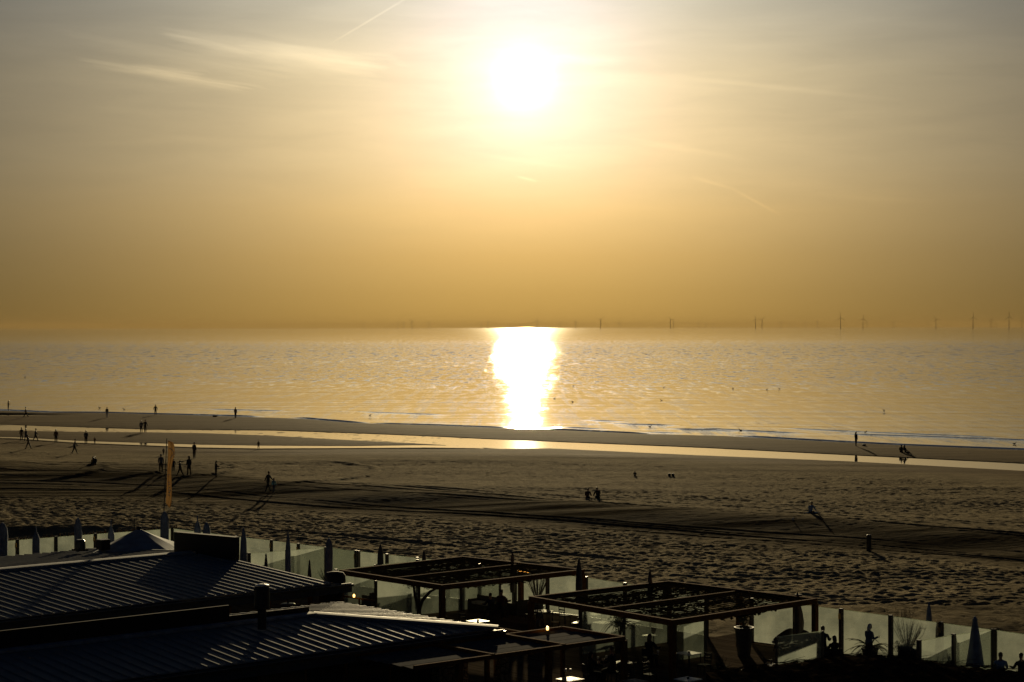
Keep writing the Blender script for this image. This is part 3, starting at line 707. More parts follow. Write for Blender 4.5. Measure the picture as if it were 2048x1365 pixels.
# ------------------------------------------------------------------ glass fences
def glass_fence(name, pts, label, zt=3.0, zb=DECK, ph=.06, lamps=(), postw=.15, rail=False, skip=(), low=0):
    t = thing(name, (pts[0].x, pts[0].y, zb), label, 'glass fence')
    for i, p in enumerate(pts):
        po = under(MB().box(Vector((p.x, p.y, (zt + ph + zb) / 2)), postw, postw, zt + ph - zb, U).build('post', POSTM), t)
        if i in lamps:
            l_ = MB().box(Vector((p.x, p.y, zt - .28)) - U * .05 - V * .02, .12, .10, .26, U).build('lamp', LBOX); l_.parent = po
    for i in range(len(pts) - 1):
        if i in skip: continue
        a_, c_ = Vector(pts[i]), Vector(pts[i + 1]); a_.z = c_.z = 0; d = (c_ - a_).normalized()
        a2, c2 = a_ + d * (postw / 2 + .02), c_ - d * (postw / 2 + .02)
        z1, z0 = zt, zb + .07 + low
        g_ = under(MB().beam(a2 + UP * (z0 + z1) / 2, c2 + UP * (z0 + z1) / 2, .012, z1 - z0).build('glass_panel', GLASS), t)
        r_ = MB().beam(a2 + UP * (z1 + .008), c2 + UP * (z1 + .008), .022, .018).build('edge', EDGE); r_.parent = g_
        if rail: under(MB().beam(a2 + UP * (zb + .05), c2 + UP * (zb + .05), .08, .06).build('bottom_rail', POSTM), t)
    return t
EDGE = cloth_trans('glass_edge', (.8, .85, .8), (.75, .82, .68), .6)
LBOX = cloth_trans('lamp_box', (.6, .5, .3), (.9, .72, .38), .7)
glass_fence('glass_fence', outerA, 'long frosted glass windbreak between the terrace and the open beach', rail=True, lamps=(3, 4, 6, 13))
glass_fence('glass_fence', outerB, 'frosted glass windbreak right of the opening to the sand', rail=True, lamps=(2, 4))
glass_fence('glass_fence', leftF, 'frosted glass windbreak turning left from behind the black roof box', rail=True, lamps=(1, 3))
def fpx(lst, z): return [at(a, c, z) for a, c in lst]
glass_fence('glass_fence', fpx([(498, 1108), (574, 1102), (652, 1096)], 3), 'inner glass screen behind the small dark parasols')
glass_fence('glass_fence', fpx([(660, 1096), (717, 1104)], 3), 'short glass screen right of the tall closed parasol above the pillar cover')
glass_fence('glass_fence', fpx([(672, 1133), (752, 1124), (835, 1114)], 3.2), 'glass screen whose bright top edge shows above the back beam of the left pergola')
glass_fence('glass_fence', fpx([(752, 1205), (838, 1195), (922, 1186), (1000, 1177)], 1.95), 'low glass screen inside the left pergola', ph=.02, postw=.1)
glass_fence('glass_fence', fpx([(1162, 1268), (1248, 1256), (1337, 1244)], 2.0), 'low glass screen left of the front post of the right pergola', ph=.02, postw=.1)
glass_fence('glass_fence', fpx([(1350, 1238), (1411, 1229)], 2.9), 'pale green glass screen beside the sunlit strip of deck', ph=.02, postw=.12)
glass_fence('glass_fence', fpx([(1838, 1283), (1907, 1271), (1986, 1261)], 3.0), 'inner glass screen behind the tall cone parasol at far right')
glass_fence('glass_fence', fpx([(1553, 1327), (1645, 1314)], 1.95), 'knee high glass strip in front of the lounge seats', ph=.02, postw=.08)
# stake fence out on the sand at far left
sf = thing('picket_fence', (at(0, 1080, 2.2)), 'thin wooden stake fence standing on the sand behind the left glass windbreak', 'stake fence')
m = MB(); a_, c_ = at(-60, 1082, 2.4), at(352, 1052, 2.4); n = 150; rr = random.Random(3)
for k in range(n):
    p = a_.lerp(c_, k / (n - 1)); p = Vector((p.x, p.y + rr.uniform(-.05, .05), 0)); h_ = 2.35 + rr.uniform(-.08, .12)
    m.beam(p + UP * .6, p + Vector((rr.uniform(-.05, .05), 0, h_)), .07, .02)
under(m.build('stakes', mat('stake_wood', (.12, .085, .05), .8)), sf)
m = MB()
for z_ in (1.1, 1.9): m.tube([Vector((a_.x, a_.y, z_)), Vector((c_.x, c_.y, z_))], .012, 4)
under(m.build('wire', HOPPER), sf)

# ------------------------------------------------------------------ parasols, tent, flag
def parasol(px, ytop, ybase, kind, label, zb=DECK, wpx=None, dist=None, group=None, cov=None, y0frac=None, mt=None):
    # dist: metres to the parasol; width in pixels
    p = at(px, ytop, 0); d = dist; zt = CAMZ + (ray(px, ytop).z / ray(px, ytop).y) * d
    x = ray(px, ytop).x / ray(px, ytop).y * d
    t = thing('parasol', (x, d, zb), label, 'parasol', group)
    H = zt - zb; r_ = wpx / F * d / 2; c = Vector((x, d, zb)); cl = cov if cov else H - .9
    z0 = H - cl
    if kind == 'fat': prof = [(r_ * .72, z0), (r_ * .95, z0 + cl * .12), (r_, z0 + cl * .45), (r_ * 1.02, z0 + cl * .75), (r_ * .92, z0 + cl * .88), (r_ * .62, z0 + cl * .95), (r_ * .22, z0 + cl)]
    elif kind == 'slim': prof = [(r_ * .75, z0), (r_ * 1.0, z0 + cl * .1), (r_ * .96, z0 + cl * .45), (r_ * .78, z0 + cl * .75), (r_ * .48, z0 + cl * .9), (r_ * .12, z0 + cl)]
    elif kind == 'tip': prof = [(r_ * .7, z0), (r_, z0 + cl * .12), (r_ * 1.0, z0 + cl * .55), (r_ * .95, z0 + cl * .74), (r_ * .45, z0 + cl * .87), (r_ * .22, z0 + cl * .9), (r_ * .16, z0 + cl)]
    else: prof = [(r_ * .98, z0), (r_, z0 + .03), (r_ * .72, z0 + cl * .35), (r_ * .45, z0 + cl * .7), (r_ * .26, z0 + cl * .9), (r_ * .30, z0 + cl * .93), (r_ * .08, z0 + cl)]
    under(MB().tube([c, c + UP * H * .97], .035, 8).build('pole', HOPPER), t)
    under(MB().lathe(c, prof, 22, .05, 7).build('cover', mt or COVER, smooth=True), t)
    under(MB().lathe(c, [(.38, 0), (.38, .06), (.3, .09), (.06, .11), (.05, .35)], 16).build('base', HOPPER), t)
    return t
G1 = 'tall closed parasols in pale covers'
PR = [(5, 1046, 'fat', 20, 110, 'closed pale parasol at the left edge of the picture'),
      (72, 1054, 'tip', 15, 110, 'closed pale parasol with pointed cover before the stake fence'),
      (156, 1036, 'fat', 15, 108, 'closed parasol rising behind the round black roof vent'),
      (222, 1041, 'tip', 14, 108, 'closed parasol between the square roof vent and the tent'),
      (329, 1023, 'fat', 17, 112, 'thickest closed parasol, right under the orange flag'),
      (395, 1032, 'tip', 14, 114, 'closed parasol with a thin tip behind the black roof box'),
      (413, 1045, 'fat', 15, 111, 'shorter round topped closed parasol behind the black roof box'),
      (487, 1055, 'slim', 15, 107, 'closed parasol just right of the black roof box'),
      (576, 1065, 'slim', 12, 104, 'slim closed parasol behind the sloping roof edge'),
      (658, 1077, 'fat', 15, 101, 'closed parasol beside the dark covered pillar at the roof corner')]
for px, yt, k, wp, d, lab in PR: parasol(px, yt, 0, k, lab, wpx=wp, dist=d, group=G1)
G2 = 'closed dark parasols on the terrace'
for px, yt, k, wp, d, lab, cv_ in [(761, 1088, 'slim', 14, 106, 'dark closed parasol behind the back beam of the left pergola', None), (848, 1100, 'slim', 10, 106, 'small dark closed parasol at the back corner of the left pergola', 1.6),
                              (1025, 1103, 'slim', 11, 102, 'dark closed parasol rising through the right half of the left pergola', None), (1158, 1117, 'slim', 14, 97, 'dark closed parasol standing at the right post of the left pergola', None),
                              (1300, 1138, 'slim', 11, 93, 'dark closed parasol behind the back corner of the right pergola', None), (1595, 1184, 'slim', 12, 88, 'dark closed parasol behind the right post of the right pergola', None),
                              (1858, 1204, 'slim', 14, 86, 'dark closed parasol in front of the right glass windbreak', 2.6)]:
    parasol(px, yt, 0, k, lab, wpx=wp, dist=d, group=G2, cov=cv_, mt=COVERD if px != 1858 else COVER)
parasol(1950, 1233, 0, 'cone', 'wide grey cone of a closed parasol at far right', wpx=36, dist=80, cov=2.0)
for px, yt, lab in ((532, 1107, 'small dark closed parasol with a knob, left one before the inner glass'), (619, 1120, 'small dark closed parasol with a knob, near the roof edge')):
    parasol(px, yt, 0, 'cone', lab, wpx=13, dist=101, cov=1.5, mt=COVERD, group='small dark parasols with knobs')
# wrapped curtain by the lounge chairs
a = at(1597, 1306, DECK)
cu = thing('curtain', a, 'dark gathered curtain tied at the right post of the right pergola', 'curtain')
under(MB().lathe(a, [(.10, .9), (.20, 1.0), (.24, 1.35), (.17, 1.8), (.10, 2.1), (.15, 2.4), (.16, 2.6)], 18, .12, 6).build('cloth', COVERD, smooth=True), cu)
under(MB().lathe(a, [(.115, 2.05), (.125, 2.1), (.115, 2.16)], 14).build('tie', HOPPER), cu)
# pyramid tent
dT = 104.0
def atd(px, py, d):
    r_ = ray(px, py); return Vector((r_.x / r_.y * d, d, CAMZ + r_.z / r_.y * d))
ap = atd(278, 1057, dT); base_z = atd(278, 1100, dT).z
tn = thing('gazebo_tent', (ap.x, ap.y, DECK), 'pale pyramid tent roof between the parasols and the black roof box', 'tent')
m = MB(); hw = 2.15; nst = 8
ring = []
for k in range(4 * nst):
    s_, f = divmod(k, nst); f /= nst
    cr = [(-1, -1), (1, -1), (1, 1), (-1, 1)]
    x = cr[s_][0] * (1 - f) + cr[(s_ + 1) % 4][0] * f; y = cr[s_][1] * (1 - f) + cr[(s_ + 1) % 4][1] * f
    ring.append((x, y))
vs = []; lv = [1, .75, .5, .25, .06]
for l_ in lv:
    for x, y in ring: 
        z = base_z + (ap.z - base_z) * (1 - l_) ** .94 - .10 * math.sin(PI * (1 - l_)) * (1 - abs(abs(x) - abs(y)))
        vs.append((ap.x + x * hw * l_, ap.y + y * hw * l_, z))
nr = len(ring); fs = []
for i in range(len(lv) - 1):
    for k in range(nr): fs.append((i * nr + k, i * nr + (k + 1) % nr, (i + 1) * nr + (k + 1) % nr, (i + 1) * nr + k))
fs.append(tuple((len(lv) - 1) * nr + k for k in range(nr)))
m.add(vs, fs)
vb = [(x, y, z) for x, y, z in vs[:nr]]; m.add(vb + [(x, y, z - .25) for x, y, z in vb], [(k, nr + k, nr + (k + 1) % nr, (k + 1) % nr) for k in range(nr)])
under(m.build('canopy', TENT), tn)
under(MB().ball(ap + UP * .02, .16, .16, .1).build('finial', BLACK, smooth=True), tn)
for x, y in ((-1, -1), (1, -1), (1, 1), (-1, 1)):
    under(MB().box(Vector((ap.x + x * (hw - .06), ap.y + y * (hw - .06), (base_z + DECK) / 2 - .03)), .08, .08, base_z - DECK - .06).build('post', STEEL), tn)
# thin aerial pole behind the tent
a = atd(269, 1038, 116); tag(MB().tube([Vector((a.x, a.y, .8)), Vector((a.x, a.y, 2.6)), a], [.035, .03, .02], 6).build('signal_pole', HOPPER, origin=(a.x, a.y, .8)), 'thin bare pole standing just behind the tent peak', 'pole')
# flag
dF = 115.0; f0, f1 = atd(333.5, 877, dF), atd(326, 1075, dF)
fl = thing('beach_flag', (f1.x, f1.y, DECK), 'tall narrow orange beach flag with white lettering on a leaning pole', 'flag')
pl = f1 + (f1 - f0).normalized() * (f1.z - DECK)
under(MB().tube([Vector((f1.x - .05, f1.y, DECK)), f1, f0], [.04, .035, .022], 8).build('pole', HOPPER), fl)
# cloth outline: left edge along the pole, right edge from the photograph
rows = [(882, 336, 337), (886, 336, 347), (892, 336, 349), (900, 336, 349.5), (908, 336, 350), (915, 335.5, 349), (922, 335.5, 347), (930, 335, 345), (940, 334.8, 343.5), (955, 334.2, 343.5), (970, 333.5, 343.5), (985, 333, 343.5), (1000, 332, 343), (1006, 331.5, 342.5), (1012, 335.5, 341), (1016, 338, 339)]
m = MB(); nxx = 7; vs = []
def fcloth(u_, row):
    y, xl, xr = row; p = atd(xl + (xr - xl) * u_, y, dF)
    return p + Vector((0, .16 * math.sin(u_ * 8 + y * .03) * (u_ > 0), 0))
for row in rows:
    for i in range(nxx): vs.append(fcloth(i / (nxx - 1), row))
m.add(vs, [(j * nxx + i, j * nxx + i + 1, (j + 1) * nxx + i + 1, (j + 1) * nxx + i) for j in range(len(rows) - 1) for i in range(nxx - 1)])
clo = under(m.build('cloth', FLAG, smooth=True), fl)
def stroke(ptsl, wpx=1.5):
    mm = MB()
    for (a0, a1) in zip(ptsl[:-1], ptsl[1:]):
        p_, q_ = atd(a0[0], a0[1], dF - .22), atd(a1[0], a1[1], dF - .22); mm.beam(p_, q_, .004, wpx / F * dF)
    return mm
glyphs = [[(337, 897), (341, 897.5), (345, 901), (348, 907), (345, 911), (343, 915)], [(341.5, 912), (341, 920)], [(340, 950), (336, 950), (335.6, 955)], [(335.5, 960), (336.5, 966), (341, 964)], [(336, 969), (340.5, 969), (341, 975), (336.5, 977)],
          [(336, 980), (341.5, 980.5), (337, 986), (341, 985)], [(335, 990), (341, 991.5)], [(338.2, 986), (338, 995)]]
mm = MB()
for gl_ in glyphs:
    st = stroke(gl_); mm.add(st.v, st.f)
lt = mm.build('lettering', FLAGW); lt.parent = clo; lt.matrix_parent_inverse = clo.matrix_parent_inverse
lt.matrix_parent_inverse = Matrix.Identity(4)
# tall dark covered pillar at the roof corner
a = atd(670, 1168, 92.2); a.z = DECK
cp = thing('covered_pillar', a, 'tall dark bulging shape at the right corner of the upper ribbed roof', 'pillar cover')
under(MB().lathe(a, [(.22, 0), (.22, 1.75), (.30, 1.95), (.42, 2.3), (.50, 2.75), (.48, 3.0), (.38, 3.14), (.15, 3.2)], 20, .05, 5).build('cover', BLACK, smooth=True), cp)
under(MB().box(a + Vector((-.12, -.46, 2.55)), .14, .05, .18).build('label_plate', STEEL), cp)

# ------------------------------------------------------------------ plants
def leafy(c, rx, rz, n, ls, seed, mt, par, name='foliage'):
    rr = random.Random(seed); m = MB()
    for k in range(n):
        a_ = rr.random() * 2 * PI; t_ = math.acos(rr.uniform(-1, 1)); q = rr.random() ** .4
        q *= .7 + .35 * math.sin(a_ * 3 + seed) * math.sin(t_ * 4)
        p = c + Vector((math.sin(t_) * math.cos(a_) * rx * q, math.sin(t_) * math.sin(a_) * rx * q, math.cos(t_) * rz * q))
        d = Vector((rr.uniform(-1, 1), rr.uniform(-1, 1), rr.uniform(-.6, 1))).normalized() * ls * rr.uniform(.6, 1.3); e_ = d.cross(Vector((rr.random(), rr.random(), rr.random()))).normalized() * ls * .28
        m.add([p - d, p - e_, p + d, p + e_], [(0, 1, 2, 3)])
    return under(m.build(name, mt), par)
def twigs(c, r_, h_, n, seed, par, mt, name='branches', thin=.007):
    rr = random.Random(seed); m = MB()
    for k in range(n):
        a_ = rr.random() * 2 * PI; sp = rr.random() ** .6 * r_; p1 = c + Vector((math.cos(a_) * sp * .3, math.sin(a_) * sp * .3, h_ * .35)); p2 = c + Vector((math.cos(a_) * sp * .8, math.sin(a_) * sp * .8, h_ * rr.uniform(.65, .85))); p3 = c + Vector((math.cos(a_) * sp, math.sin(a_) * sp, h_ * rr.uniform(.8, 1)))
        m.tube([c, p1, p2, p3], [thin * 2, thin * 1.6, thin, thin * .5], 4, False)
        for j in range(3):
            q = p1.lerp(p3, rr.random()); m.tube([q, q + Vector((rr.uniform(-.2, .2), rr.uniform(-.2, .2), rr.uniform(.1, .3))) * h_ * .4], [thin * .8, thin * .3], 3, False)
    return under(m.build(name, mt), par)
def pot(c, r0, r1, h_, par, mt=None): return under(MB().lathe(c, [(r0, 0), (r1, h_ - .06), (r1 * 1.08, h_ - .05), (r1 * 1.08, h_), (r1 * .92, h_), (r1 * .9, h_ - .1)], 18).build('pot', mt or POTM), par)
def leafblade(m, c, ang_, L_, rise, wd, droop, n=6):
    d = Vector((math.cos(ang_), math.sin(ang_), 0)); s_ = Vector((-d.y, d.x, 0)); pts = []
    for i in range(n + 1):
        t_ = i / n; pts.append((c + d * L_ * t_ + UP * (rise * t_ - droop * t_ * t_), wd * math.sin(PI * (.12 + .86 * t_)) * (1 - .5 * t_)))
    vs = []
    for p, w_ in pts: vs += [p - s_ * w_, p - UP * .02, p + s_ * w_]
    m.add(vs, [f for i in range(n) for f in ((i * 3, i * 3 + 3, i * 3 + 4, i * 3 + 1), (i * 3 + 1, i * 3 + 4, i * 3 + 5, i * 3 + 2))])
# agave before the woman
a = at(1740, 1325, DECK); ag = thing('potted_palm', a, 'low palm with long arching leaves in a dark pot, before the pale haired woman', 'potted plant')
pot(a, .26, .36, .62, ag); m = MB()
for k in range(30):
    leafblade(m, a + UP * .62, k * 2.4, .75 + .5 * random.random(), random.uniform(.35, 1.0), .05, random.uniform(.45, .95))
under(m.build('leaves', LEAF), ag)
a = at(1800, 1318, DECK); sh_ = thing('shrub', a, 'dark twiggy shrub in a long planter against the right glass', 'shrub')
under(MB().box(a + UP * .25, 1.6, .5, .5, V).build('planter', POTM), sh_)
leafy(a + UP * .85, .85, .5, 700, .06, 4, LEAF, sh_); leafy(a + V * .5 - U * .2 + UP * .75, .5, .4, 300, .06, 9, LEAF, sh_)
twigs(a + UP * .5, .8, 1.75, 34, 6, sh_, TWIG)
a = at(1488, 1312, DECK); tp = thing('tall_planter', a, 'man high dark planter beside the opening to the sand', 'planter')
under(MB().lathe(a, [(.28, 0), (.40, 1.15), (.45, 1.2), (.45, 1.27), (.38, 1.27), (.36, 1.15)], 18).build('pot', POTM), tp)
leafy(a + UP * 1.75, .5, .55, 420, .08, 14, LEAF, tp); twigs(a + UP * 1.2, .5, 1.0, 12, 16, tp, TWIG)
a = at(1240, 1305, DECK); pt = thing('potted_plant', a, 'bushy drooping plant hanging over the low glass screen', 'potted plant')
pot(a, .22, .32, .6, pt); leafy(a + UP * 1.35, .62, .55, 520, .075, 21, LEAF, pt); twigs(a + UP * .6, .6, 1.5, 16, 22, pt, TWIG)
m = MB()
for k in range(22): leafblade(m, a + UP * 1.3, k * 2.4, .8 + .3 * random.random(), random.uniform(.2, .7), .03, random.uniform(.5, 1.1))
under(m.build('leaves', LEAF), pt)
a = at(838, 1245, DECK); tr = thing('olive_tree', a, 'small leaning tree with curved trunk under the left pergola', 'tree')
under(MB().tube([a, a + Vector((.0, 0, .6)), a + Vector((.18, 0, 1.1)), a + Vector((.55, .1, 1.5)), a + Vector((.95, .1, 1.7))], [.13, .11, .09, .07, .04], 10).build('trunk', TWIG, smooth=True), tr)
under(MB().tube([a + Vector((.0, 0, .7)), a + Vector((-.2, 0, 1.3)), a + Vector((-.3, .1, 2.0))], [.09, .07, .04], 10).build('trunk', TWIG, smooth=True), tr)
leafy(a + Vector((-.25, .1, 1.95)), .7, .42, 600, .07, 31, LEAF, tr, 'crown'); leafy(a + Vector((.4, .1, 1.75)), .35, .2, 120, .06, 33, LEAF, tr, 'crown')
a = at(1075, 1232, DECK); bt = thing('bare_shrub', a, 'leafless upright twigs against the glass under the left pergola', 'shrub')
pot(a, .25, .32, .5, bt); twigs(a + UP * .5, .9, 1.75, 40, 41, bt, TWIG, thin=.009)
a = at(655, 1195, DECK); a = atd(652, 1165, 94); a.z = DECK
sp_ = thing('spiky_plant', a, 'spiky grass in a tall pot left of the covered pillar', 'potted plant')
under(MB().lathe(a, [(.24, 0), (.34, 2.35), (.36, 2.4), (.30, 2.4)], 16).build('pot', BLACK), sp_)
m = MB()
for k in range(26): leafblade(m, a + UP * 2.38, k * 2.4, .25 + .25 * random.random(), random.uniform(.4, .85), .02, .1)
under(m.build('leaves', LEAF), sp_)
a = atd(595, 1236, 84); a.z = DECK
lp = thing('leafy_plant', at(497, 1248, DECK + .9), 'sunlit green plant glimpsed in the gap between the two roofs', 'plant')
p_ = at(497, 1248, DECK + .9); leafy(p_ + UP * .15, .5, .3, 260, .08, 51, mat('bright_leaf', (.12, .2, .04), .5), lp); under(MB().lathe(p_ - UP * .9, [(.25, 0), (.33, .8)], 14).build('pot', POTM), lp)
a = at(1440, 1362, DECK + .2); hb = thing('herb_pot', a - UP * .2, 'scrubby potted herb between the white table tops in the foreground', 'potted plant')
pot(a - UP * .2, .2, .28, .5, hb); leafy(a + UP * .55, .42, .4, 420, .05, 61, LEAF, hb); twigs(a + UP * .3, .4, .75, 16, 62, hb, TWIG)

# ------------------------------------------------------------------ furniture
def table(px, py, zt, s_, label, n=4, mt=None, rz=UA, dots=True):
    c = at(px, py, zt); t = thing('table', (c.x, c.y, DECK), label, 'table', rz=0); h_ = zt - DECK
    A_ = Vector((math.cos(rz), math.sin(rz), 0))
    under(MB().box(c - UP * .02, s_, s_, .035, A_).build('tabletop', mt or WHITE), t)
    B_ = Vector((-A_.y, A_.x, 0))
    for i, j in ((-1, -1), (1, -1), (1, 1), (-1, 1)):
        q = c + A_ * i * (s_ / 2 - .06) + B_ * j * (s_ / 2 - .06)
        under(MB().beam(Vector((q.x, q.y, DECK)), Vector((q.x, q.y, zt - .038)), .04, .04).build('leg', POSTM), t)
    if dots:
        o = MB().lathe(c, [(.05, 0), (.06, .05), (.05, .07)], 10).build('ashtray', HOPPER, origin=c)
        tag(o, 'small dark ashtray on the ' + ' '.join(label.split()[:9]), 'ashtray')
    return c
table(1378, 1306, 1.78, .80, 'white square table beside the ladder back chair')
table(1376, 1358, 1.78, .80, 'white square table cut by the lower picture edge')
table(1492, 1343, 1.78, .80, 'white square table right of the potted herb')
table(1549, 1331, 1.78, .80, 'white square table under the knee high glass strip')
table(956, 1242, 1.75, .80, 'glaring white table by the hip end of the ribbed roof')
table(1246, 1291 + 34, 1.78, .8, 'dark table laid with glasses for the couple under the canopy', mt=WOODL, dots=False)
table(1205, 1245, 1.75, .8, 'dim table with a pale top behind the round backed chairs', mt=WOODL, dots=False)
table(1140, 1358, 1.78, .8, 'table with tea lights at the bottom edge, under the canopy', mt=WOODL, dots=False)
def ladder_chair(px, py, rz, label, group=None):
    c = at(px, py, DECK); t = thing('chair', c, label, 'chair', group); A_ = Vector((math.cos(rz), math.sin(rz), 0)); B_ = Vector((-A_.y, A_.x, 0))
    def P(x, y, z): return c + A_ * x + B_ * y + UP * z
    under(MB().box(P(0, 0, .46), .42, .42, .04, A_).build('seat', BLACK), t)
    for x, y in ((-.18, .18), (.18, .18)): under(MB().beam(P(x, y, 0), P(x, y, .44), .035, .035).build('leg', BLACK), t)
    for x, y in ((-.18, -.18), (.18, -.18)): under(MB().beam(P(x, y, 0), P(x, y - .08, .95), .035, .035).build('leg', BLACK), t)
    m = MB()
    for z_ in (.62, .75, .9): m.beam(P(-.165, -.2 - z_ * .03, z_), P(.165, -.2 - z_ * .03, z_), .018, .06)
    under(m.build('backrest', BLACK), t); return t
ladder_chair(1408, 1352, UA + PI / 2, 'black ladder back chair at the white table')
ladder_chair(1450, 1375, UA - PI / 2, 'black chair hidden behind the potted herb')
for px, py, zt_, lb in ((1268, 1362, 1.78, 'dim timber table left of the front pergola post'), (1430, 1392, 1.78, 'timber table mostly below the picture edge'), (1085, 1222, 1.75, 'timber table behind the wicker sofa'), (905, 1250, 1.75, 'timber table by the leaning tree'), (1190, 1228, 1.75, 'timber table at the right post of the left pergola')):
    table(px, py, zt_, .8, lb, mt=WOODL, dots=False)
for px, py, rz_, lb in ((1245, 1385, UA, 'black chair left of the dim timber table'), (1300, 1372, UA + PI, 'black chair close to the front pergola post'), (1528, 1366, UA + PI / 2, 'black chair in front of the white table under the glass strip'), (1062, 1248, UA, 'black chair left of the round backed chairs'), (1130, 1250, -UA, 'black chair right of the round backed chairs'),
                        (880, 1274, UA, 'black chair at the timber table by the leaning tree'), (932, 1268, UA + PI, 'black chair between the leaning tree and the glaring table'), (1165, 1262, UA, 'black chair before the low glass screen'), (1215, 1262, UA + PI, 'black chair left of the drooping plant')):
    ladder_chair(px, py, rz_, lb)
def round_chair(px, py, label, rz):
    c = at(px, py, DECK); t = thing('round_back_chair', c, label, 'chair', 'round backed bistro chairs'); A_ = Vector((math.cos(rz), math.sin(rz), 0)); B_ = Vector((-A_.y, A_.x, 0))
    def P(x, y, z): return c + A_ * x + B_ * y + UP * z
    under(MB().lathe(c, [(.20, .43), (.21, .45), (.2, .47)], 16).build('seat', WOOD), t)
    for x, y in ((-.15, .15), (.15, .15), (-.15, -.15), (.15, -.15)): under(MB().tube([P(x * 1.2, y * 1.2, 0), P(x, y, .43)], .014, 6).build('leg', WOOD), t)
    under(MB().tube([P(.2 * math.cos(q), -.2, .5 + .42 * math.sin(q)) for q in [PI * i / 12 for i in range(13)]], .017, 6).build('backrest', mat('bentwood', (.32, .22, .12), .4)), t)
round_chair(1078, 1258, 'round backed chair with a bright rim, left one of the pair', .1)
round_chair(1110, 1264, 'round backed chair in shade, right one of the pair', .1)
def sofa(px, py, zt, wd, label, rz=UA, mt=None, dp=.8):
    c = at(px, py, DECK); t = thing('lounge_sofa', c, label, 'sofa'); A_ = Vector((math.cos(rz), math.sin(rz), 0)); B_ = Vector((-A_.y, A_.x, 0)); mt = mt or WICK
    def P(x, y, z): return c + A_ * x + B_ * y + UP * z
    under(MB().box(P(0, 0, .2), wd, dp, .36, A_).build('frame', mt), t)
    under(MB().box(P(0, 0, .445), wd - .3, dp - .2, .12, A_).build('seat_cushion', CUSH), t)
    under(MB().box(P(0, -dp / 2 + .08, .58), wd, .14, .40, A_).build('backrest', mt), t)
    for s_ in (-1, 1): under(MB().box(P(s_ * (wd / 2 - .07), .08, .5), .14, dp - .16, .24, A_).build('armrest', mt), t)
sofa(975, 1225, 1.5, 2.2, 'dark lounge sofa with pale cushion under the left pergola', rz=UA + PI / 2)
sofa(760, 1212, 1.5, 1.8, 'dark lounge sofa at the left end of the left pergola')
sofa(1050, 1228, 1.5, 1.8, 'wicker sofa in front of the bare twigs', rz=UA)
sofa(1612, 1330, 1.5, 2.2, 'wicker sofa behind the knee high glass strip', rz=UA + PI / 2)
sofa(1845, 1330, 1.5, 2.0, 'low wicker sofa beside the long planter', rz=-UA)
def tub(px, py, label, rz, s_=1.0):
    c = at(px, py, DECK); t = thing('wicker_armchair', c, label, 'armchair'); m = MB(); vs = []; n = 20
    for i in range(n + 1):
        a_ = rz + PI * (.5 + i / n); hh = .50 + .42 * math.sin(PI * i / n)
        for r_, z_ in ((.30, .14), (.40, .42), (.47, hh), (.43, hh + .01), (.36, .44), (.27, .18)): vs.append(c + Vector((math.cos(a_) * r_ * s_, math.sin(a_) * r_ * s_, z_ * s_)))
    for i in range(n):
        for j in range(5): m.add([], []); m.f.append((i * 6 + j, (i + 1) * 6 + j, (i + 1) * 6 + j + 1, i * 6 + j + 1)); m.mi.append(0)
    m.v = [tuple(v) for v in vs]
    under(m.build('shell', WICK, smooth=True), t)
    under(MB().lathe(c, [(.34 * s_, .34), (.36 * s_, .42), (.30 * s_, .47)], 18).build('seat_cushion', CUSH), t)
    m = MB()
    for k in range(4): q = rz + PI / 4 + k * PI / 2; m.tube([c + Vector((math.cos(q) * .33, math.sin(q) * .33, 0)), c + Vector((math.cos(q) * .26, math.sin(q) * .26, .3))], .02, 6)
    under(m.build('legs', BLACK), t)
tub(1562, 1302, 'wicker tub armchair against the bright glass right of the tall planter', 2.3, 1.15)
tub(1612, 1300, 'wicker tub armchair behind the gathered curtain', 1.0, 1.05)
# laptop lying open near the seated women
a = at(1703, 1318, 1.85)
lpz = thing('menu_board', a, 'open dark folder standing on the table beside the seated women', 'folder')
under(MB().beam(a, a + Vector((.34, 0, .02)), .26, .02).build('cover', BLACK), lpz); under(MB().beam(a + Vector((.05, 0, .02)), a + Vector((.36, 0, .36)), .26, .02).build('cover', BLACK), lpz)
# glassware, tea lights
def glassware(px, py, label, kind='glass', z=1.785):
    c = at(px, py, z)
    if kind == 'glass': o = MB().lathe(c, [(.035, 0), (.006, .01), (.006, .08), (.04, .1), (.045, .19)], 10).build('drinking_glass', CANDLE, origin=c)
    else: o = MB().lathe(c, [(.05, 0), (.055, .09), (.045, .1)], 10).build('tea_light', CANDLE, origin=c)
    tag(o, label, 'glass' if kind == 'glass' else 'tea light')
glassware(1196, 1323, 'stemmed glass before the left guest under the canopy'); glassware(1213, 1321, 'stemmed glass before the right guest under the canopy')
glassware(1131, 1343, 'left tea light on the bottom edge table', 'c', 1.8); glassware(1141, 1343, 'right tea light on the bottom edge table', 'c', 1.8)
glassware(1316, 1310, 'glass on the table by the front post of the right pergola'); 
def lantern(px, py, z, label):
    c = at(px, py, z); t = thing('lantern', c, label, 'lantern')
    under(MB().lathe(c, [(.07, 0), (.08, .02), (.07, .03)], 10).build('base', BLACK), t)
    under(MB().lathe(c + UP * .03, [(.045, 0), (.055, .1), (.03, .15)], 10).build('lamp', LAMP), t)
lantern(1095, 1262, 3.3, 'small lamp glowing yellow on the back beam of the canopy')
lantern(708, 1196, 1.95, 'small glowing lamp on the rail under the left pergola')
rl = thing('hand_rail', at(680, 1191, 1.9), 'low timber rail with a glowing lamp on it, left of the small tree', 'rail')
ra_, rb_ = at(678, 1191, 1.9), at(760, 1204, 1.9)
under(MB().beam(ra_, rb_, .08, .08).build('rail', WOOD), rl)
